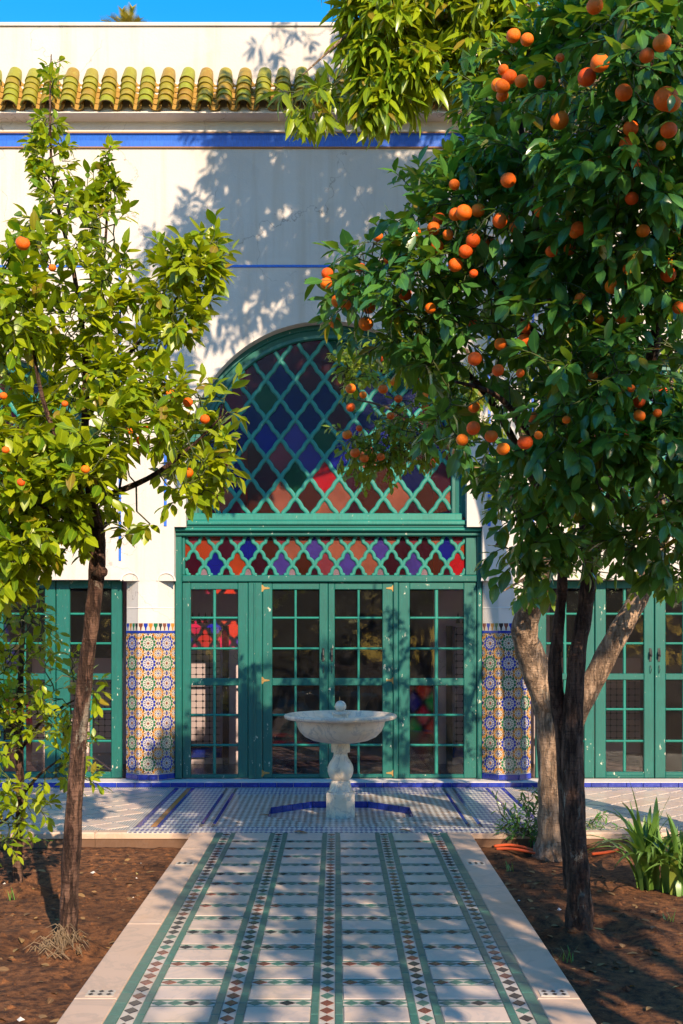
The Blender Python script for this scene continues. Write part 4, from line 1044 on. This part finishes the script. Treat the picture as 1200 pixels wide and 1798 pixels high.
def dR(px, py):
    """mid depth of the crown: the branches lean towards the camera up and to the right"""
    return 5.75-.9*max(0, min(1, (px-750)/400))*max(0, min(1, (700-py)/600))-.25*max(0, min(1, (py-560)/80))*(1 if 560 < py < 800 else .3)
fr_ = fruit_list(FRN, lambda x_, y_, s_: dR(x_, y_)-.72*min(1, max(.3, (x_-560)/250)))
polyR = [(960,40),(990,-40),(1260,-80),(1290,400),(1280,950),(1210,1010),(1100,990),(1010,970),(930,1020),(885,980),(880,900),(880,840),(815,795),(745,745),(790,690),(730,625),(650,575),(600,555),(588,505),(605,455),(650,398),(700,345),(770,300),(825,250),(835,150),(900,70)]
for _ in range(60):
    px_, py_ = random.uniform(640, 1195), random.uniform(20, 800)
    if in_poly(px_, py_, polyR) and edge_dist(px_, py_, polyR) > 20:
        d_ = dR(px_, py_)-random.uniform(.2, .75)*min(1, max(.3, (px_-560)/250)); fr_.append((np.array(W(px_, py_, d_)), random.uniform(.023, .033)))
LV, TWG = [], []
pts = poly_points(polyR, 1520, dR, .72, -.16, 2.2, 5); a, b = shoots(pts, sk, 10, .17, .118, up=.05, droop=.10, clear=fr_); LV += a; TWG += b
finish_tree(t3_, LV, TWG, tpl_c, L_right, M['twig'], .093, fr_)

# --- pale forked tree behind it
base = TR['pale']
t4_ = thing('orange_tree', (base.x, base.y, -.12), 'stout pale forked tree trunk behind the dark stem, small oranges over the window', 'tree')
m_ = M['bark_p']
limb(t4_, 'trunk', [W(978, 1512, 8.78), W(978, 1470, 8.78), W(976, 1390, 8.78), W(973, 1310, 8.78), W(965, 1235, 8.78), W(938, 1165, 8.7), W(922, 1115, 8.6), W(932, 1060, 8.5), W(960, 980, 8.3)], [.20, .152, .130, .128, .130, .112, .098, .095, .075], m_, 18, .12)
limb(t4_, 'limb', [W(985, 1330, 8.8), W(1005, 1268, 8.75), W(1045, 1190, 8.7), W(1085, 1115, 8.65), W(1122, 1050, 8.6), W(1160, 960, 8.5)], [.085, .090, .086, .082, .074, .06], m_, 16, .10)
sk = []
for pts, rad in (([(960,980,8.3), (900,880,8.2), (780,780,8.1), (690,720,8.0), (620,700,7.9)], [.05, .035, .02, .01, .005]), ([(960,980,8.3), (940,820,8.2), (860,650,8.0), (760,600,7.9), (680,640,7.9)], [.05, .035, .02, .012, .005]), ([(1160,960,8.5), (1150,800,8.4), (1100,600,8.3)], [.06, .04, .02]),
                 ([(960,980,8.3), (930,1010,8.2), (880,1040,8.1)], [.02, .012, .005]), ([(1160,960,8.5), (1210,850,8.4), (1260,700,8.4)], [.04, .03, .015]), ([(940,820,8.2), (1000,650,8.2), (1020,450,8.2)], [.03, .02, .01])):
    sk += limb(t4_, 'branch', [W(*p) for p in pts], rad, m_, 8, .12, 5)
FRB = [(666,627,20),(736,660,16),(695,670,19),(673,683,18),(744,694,18),(616,682,19),(638,693,14),(616,715,17),(686,730,14),(747,715,14),(631,752,12),(610,763,18),(624,795,18),(640,804,17),(669,802,15),(747,768,16),(700,700,15)]
fr_ = fruit_list(FRB, lambda x_, y_, s_: 7.62)
LV, TWG = [], []
for poly, n, th, dc in (([(600,640),(640,600),(740,600),(830,640),(840,760),(760,790),(690,810),(640,840),(605,790),(600,720)], 220, .30, 7.85), ([(800,600),(1250,500),(1280,950),(1210,1040),(1050,1010),(900,1060),(870,950),(880,850),(830,750)], 360, .6, 8.2)):
    pts = poly_points(poly, n, lambda a, b, dc=dc: dc, th, -.2, 2.0, 12); a, b = shoots(pts, sk, 9, .16, .075, up=0, droop=.15, clear=fr_); LV += a; TWG += b
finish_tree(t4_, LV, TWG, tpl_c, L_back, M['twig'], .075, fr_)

# --- tall long-leaved tree, only its crown in view at the top
bx = Vector((3.05, 8.75, -.12))
t5_ = thing('broadleaf_tree', bx, 'tall tree with long glossy drooping leaves in sunlit whorls, hanging over the eave', 'tree')
limb(t5_, 'trunk', [bx, (3.0, 8.75, 1.5), (2.9, 8.65, 3.5), (2.65, 8.5, 5.2), (2.3, 8.2, 6.5), (1.9, 7.9, 7.6)], [.17, .14, .12, .10, .08, .05], M['bark_p'], 14)
sk = []
for pts, rad in (([(2.65,8.5,5.2), (2.0,8.3,5.9), (1.3,8.2,6.1), (.7,8.2,6.0), (.2,8.2,5.8)], [.06, .045, .03, .018, .006]), ([(2.3,8.2,6.5), (1.5,8.2,6.7), (.7,8.2,6.4), (.2,8.2,6.0), (-.25,8.2,5.6)], [.05, .04, .025, .014, .005]),
                 ([(2.65,8.5,5.2), (1.9,8.3,5.6), (1.3,8.2,5.5), (.8,8.2,5.3)], [.04, .03, .02, .008]), ([(1.9,7.8,7.6), (1.2,7.8,8.0), (.6,7.7,7.6), (.5,7.6,7.0)], [.04, .03, .018, .006]), ([(1.9,7.8,7.6), (1.4,7.9,8.6), (1.0,8,9.3)], [.04, .02, .008]), ([(1.2,7.8,8.0), (.4,7.8,7.6), (-.2,7.8,7.2), (-.6,7.9,6.9)], [.025, .018, .012, .005]), ([(1.9,7.8,7.6), (2.2,8.0,8.4), (2.3,8,9)], [.04, .02, .008]), ([(2.2,7.9,6.5), (2.9,8.2,7.2), (3.6,8.3,7.6)], [.04, .03, .01])):
    sk += limb(t5_, 'branch', pts, rad, M['bark_p'], 8, .12, 5)
LV, TWG = [], []
for poly, n, th, dc in (([(620,-40),(900,-60),(960,40),(890,100),(830,150),(750,150),(725,130),(690,165),(660,205),(640,155),(625,80)], 330, .38, 8.25), ([(500,165),(600,130),(640,60),(640,150),(560,185),(500,180)], 17, .12, 8.2), ([(640,140),(690,150),(695,190),(650,195)], 22, .12, 8.1),
                        ([(590,-30),(640,-40),(640,110),(600,60)], 14, .2, 8.2)):
    pts = poly_points(poly, n, lambda a, b, dc=dc: dc, th, -.3, 2.2, 21); a, b = shoots(pts, sk, 12, .17, .17, up=.1, droop=.25, whorl=True, ang=62); LV += a; TWG += b
pts = ball_points([(1.5, 7.9, 7.4, 1.0), (2.6, 8.1, 7.6, 1.2), (1.8, 7.9, 8.5, .9), (.6, 7.8, 7.6, .7), (.5, 7.8, 8.3, .75), (.65, 7.9, 9.0, .65), (1.3, 7.8, 8.0, .9), (1.4, 7.9, 8.9, .8), (-.25, 7.8, 7.15, .5), (-.6, 7.9, 6.85, .42), (0, 7.8, 7.8, .5), (3.2, 8.2, 6.6, 1.0), (.5, 7.8, 8.2, .8), (1.0, 8.0, 9.2, .8), (2.3, 8.0, 9.3, 1.0), (3.3, 8.0, 8.3, 1.1)], 1900, .04)  # unseen upper crown, clusters placed to cast the shadow on the wall
a, b = shoots(pts, sk, 12, .15, .15, up=.1, droop=.25, whorl=True, ang=62); LV += a; TWG += b
finish_tree(t5_, LV, TWG, tpl_l, L_long, M['twig'], .135)

# --- unseen trees added behind and beside the camera to shade path and right crown
def added_tree(name, lab, x, y, balls, n, s_, mat, h):
    r_ = thing(name, (x, y, -.13), lab, 'tree', 'unseen trees added for shade beside and behind the viewpoint'); limb(r_, 'trunk', [(x, y, -.2), (x+.05, y, h*.3), (x, y+.05, h*.6), (x, y, h)], [.13, .10, .09, .05], M['bark_d'], 10)
    sk = [np.array((x, y, h*q)) for q in (.45, .6, .75, .9, 1.)]
    for b in balls: sk += limb(r_, 'branch', [(x, y, h*.5), ((x+b[0])/2, (y+b[1])/2, (h*.5+b[2])/2+.1), b[:3]], [.05, .03, .012], M['bark_d'], 6, .1, 4)
    a, b = shoots(ball_points(balls, n), sk, 10, .22, s_, up=.1); finish_tree(r_, a, b, tpl_c, mat, M['twig'], s_, singles=0)
added_tree('orange_tree', 'unseen orange tree added for shade beside the viewpoint, right of the path', 2.45, 1.6, [(2.4, 1.6, 3.1, 1.1), (2.9, 2.3, 3.4, .9), (2.0, .9, 3.6, .9), (2.6, 1.4, 4.2, .8)], 520, .12, L_right, 3.6)
added_tree('shade_tree', 'unseen tall leafy tree added for shade behind the viewpoint, right of the path', 4.0, -1.4, [(3.6, -1.2, 5.2, 1.4), (4.4, -.6, 6.4, 1.4), (3.4, -1.0, 7.2, 1.1), (4.4, -1.0, 7.9, 1.0), (5.3, -1.6, 6.0, 1.3), (2.5, -1.6, 4.0, 1.1), (2.9, -.9, 6.0, .8)], 360, .16, L_right, 6.5)

# --- unseen belt of tall shrubs added behind the viewpoint so the panes reflect dark
pts = ball_points([(x_, -9.5+(i_ % 2)*.8, 2.2+(i_ % 3)*.7, 2.3) for i_, x_ in enumerate(range(-13, 15, 2))]+[(x_, -10, 5.4, 1.7) for x_ in range(-12, 14, 3)], 2800)
LVb = []
for p in pts:
    for _ in range(5): LVb.append((p+rng.normal(0, .25, 3), frame_of(rng.normal(0, 1, 3)+np.array([0, 0, -.3]), rng.normal(0, 1, 3)+np.array([0, 0, 1.])), random.uniform(.35, .6), random.randrange(4)))
o = link('added_shrubs', foliage_mesh(tpl_c, LVb, m_leaf('shrub_leaf', (.015, .04, .015), (.03, .06, .02), (.03, .05, .01), .08, .5), 'added_shrubs'), None, kind='stuff'); o['label'] = 'unseen belt of tall dark shrubs added behind the viewpoint for dark pane reflections'

# --- date palm beyond the roof
px_, py_, pd = 225, 42, 26.0; pc = W(px_, py_+12, pd)
t6_ = thing('palm_tree', (pc.x, pc.y, -.2), 'tip of a palm crown showing above the parapet against the blue sky', 'tree')
limb(t6_, 'trunk', [(pc.x, pc.y, -.3), (pc.x+.1, pc.y, 6), (pc.x, pc.y, pc.z)], [.28, .2, .18], M['bark_p'], 12)
for i in range(26):
    a = i*2.4; el = random.uniform(.15, 1.35); L = random.uniform(.45, .75); v = Vector((math.cos(a)*math.cos(el), math.sin(a)*math.cos(el), math.sin(el)))
    b = MB(); mid = [pc+v*L*s_+Vector((0, 0, -.35*s_*s_*L)) for s_ in (0, .25, .5, .75, 1)]
    b.tube(mid, [.012, .01, .008, .005, .002], L_palm, 4, cap=False)
    side = v.cross(Vector((0, 0, 1))).normalized()
    for k in range(3, 16):
        s_ = k/16; p = pc+v*L*s_+Vector((0, 0, -.35*s_*s_*L)); ll = .26*(1-.5*s_)
        for sg in (-1, 1):
            tip = p+(side*sg*.75+v*.7).normalized()*ll+Vector((0, 0, .02)); wv = v*.018
            b.add([p-wv, p+wv, tip], [(0, 1, 2)], L_palm)
    b.build('frond', t6_)

# ================================================================== SMALL PLANTS AND LITTER
def strap_plant(x, y, n, h, lab):
    r_ = thing('lily_plant', (x, y, -.12), lab, 'plant')
    for i in range(n):
        a = random.uniform(0, 6.28); lean = random.uniform(.15, .9); H = h*random.uniform(.6, 1.1); w_ = random.uniform(.018, .032); bx_, by_ = x+random.gauss(0, .035), y+random.gauss(0, .03)
        dx, dy = math.cos(a), math.sin(a); pts = []
        for k in range(9):
            s_ = k/8; out = lean*H*(s_**1.7)*.9; z_ = -.12+H*(s_*1.0-.75*lean*s_**2.6); pts.append(Vector((bx_+dx*out, by_+dy*out, z_)))
        sd_ = Vector((-dy, dx, 0)); vs = []
        for k, p in enumerate(pts): ww = w_*(1-(k/8)**3)*(.7+.3*min(1, k/2)); vs += [p-sd_*ww, p-Vector((0,0,.004)), p+sd_*ww]
        b = MB(); b.add(vs, [(3*k+j, 3*k+j+1, 3*k+4+j, 3*k+3+j) for k in range(8) for j in range(2)], L_strap); b.build('leaf', r_, smooth=True)
strap_plant(*FL(1140, 1560, -.12)[:2], 54, .74, 'clump of arching strap leaves in the right bed, nearer and left of two')
strap_plant(*FL(1195, 1570, -.12)[:2], 46, .64, 'clump of arching strap leaves cut by the right edge of the bed')
def bush(x, y, r_, n, lab, s_=.05):
    b_ = thing('bush', (x, y, -.12), lab, 'plant'); c = [np.array((x, y, -.12+.05*k)) for k in range(4)]
    pts = [np.array((x+random.gauss(0, r_*.45), y+random.gauss(0, r_*.4), -.05+abs(random.gauss(0, r_*.6)))) for _ in range(n)]
    a, t_ = shoots(pts, c, 8, .10, s_, up=.7, rnd=.4); finish_tree(b_, a, t_, tpl_l, L_right, M['twig'], s_, singles=0)
bush(*FL(930, 1487, -.12)[:2], .22, 80, 'low dark green bush at the foot of the pale trunk', .075)
bush(*FL(1035, 1480, -.12)[:2], .15, 24, 'sparse small bush behind the trunks by the terrace kerb', .07)
bush(*FL(-10, 1520, -.12)[:2], .2, 14, 'small green weed clump at the left edge of the bed', .06)
def hose(pts, lab):
    b = MB(); b.tube(smooth_path([tuple(p) for p in pts], 6), [.012]*((len(pts)-1)*6+1), M['hose'], 8); o = b.build('hose', None, smooth=True); o['label'] = lab; o['category'] = 'hose'
hose([FL(868, 1486, -.105), FL(895, 1484, -.09), FL(920, 1488, -.10), FL(950, 1497, -.11)], 'upper orange hose lying on the soil by the pale trunk')
hose([FL(872, 1491, -.105), FL(900, 1491, -.09), FL(930, 1496, -.10), FL(960, 1503, -.12)], 'lower orange hose lying on the soil by the path corner')
hose([FL(1040, 1500, -.12), FL(1065, 1497, -.10), FL(1085, 1492, -.08), FL(1098, 1484, -.07), FL(1096, 1500, -.12)], 'pinkish hose bend on the soil behind the strap leaves')
# fallen leaves
Lf = m_leaf('fallen_leaf', (.45, .20, .03), (.28, .12, .03), (.3, .15, .02), .1, .7)
def fallen(x, y, z, s_, lab, rot=0):
    me_ = leaf_mesh(leaf_tpl(.42, .12, .06), Lf, s_, 'fallen_leaf'); o = link('fallen_leaf', me_, None, Matrix.Translation((x, y, z+.012)) @ Matrix.Rotation(rot, 4, 'Z')); o['label'] = lab; o['category'] = 'leaf'
p = FL(455, 1433); fallen(p.x, p.y, 0, .11, 'fallen yellow brown leaf on the terrace left of the octagon', -1.45)
p = FL(798, 1440); fallen(p.x, p.y, 0, .08, 'fallen ochre leaf on the terrace right of the octagon', -1.3)
p = FL(515, 1463); fallen(p.x, p.y, 0, .12, 'dry brown leaf where the path meets the terrace, left one', -1.55)
p = FL(700, 1460); fallen(p.x, p.y, 0, .11, 'dry brown leaf where the path meets the terrace, right one', -1.6)
p = FL(22, 1688, -.12); fallen(p.x, p.y, -.12, .07, 'small orange leaf fallen on the left soil bed', .6)
LVb = []
for i in range(750):
    x_ = random.choice([-1, 1])*random.uniform(1.15, 3.6)-.04; y_ = random.uniform(3.3, 8.95); th = random.uniform(0, 6.3)
    LVb.append((np.array((x_, y_, soil_z(x_, y_)+.006)), frame_of(np.array((math.cos(th), math.sin(th), random.gauss(0, .15))), np.array((random.gauss(0, .3), random.gauss(0, .3), 1.))), random.uniform(.025, .08), random.randrange(4)))
o = link('leaf_litter', foliage_mesh(tpl_c, LVb, m_leaf('dry_leaf', (.12, .06, .03), (.30, .17, .06), (.1, .06, .02), .1, .8, (.4, .3, .1)), 'leaf_litter'), None, kind='stuff'); o['label'] = 'dry fallen leaves scattered over the soil beds'
# weeds in the beds
def tuft(x, y, n, h, lab):
    b = MB()
    for i in range(n):
        a = random.uniform(0, 6.28); L = h*random.uniform(.5, 1.2); bx_, by_ = x+random.gauss(0, .02), y+random.gauss(0, .02); tip = Vector((bx_+math.cos(a)*L*.5, by_+math.sin(a)*L*.5, -.13+L)); wv = Vector((-math.sin(a), math.cos(a), 0))*.003
        m1_ = Vector((bx_, by_, -.13)).lerp(tip, .5)+Vector((0, 0, L*.1)); b.add([Vector((bx_, by_, -.13))-wv, Vector((bx_, by_, -.13))+wv, m1_+wv, m1_-wv, tip], [(0, 1, 2, 3), (3, 2, 4)], L_strap)
    o = b.build('grass_tuft', None); o['kind'] = 'stuff'; o['label'] = lab
for (px_, py_, lab) in ((895, 1530, 'tiny grass tuft near the path corner'), (995, 1685, 'thin grass blades in front of the dark trunk'), (1175, 1620, 'thin grass tuft below the strap leaves'), (20, 1580, 'grass tuft beside the thin stem')):
    p = FL(px_, py_, -.12); tuft(p.x, p.y, 9, .09, lab)
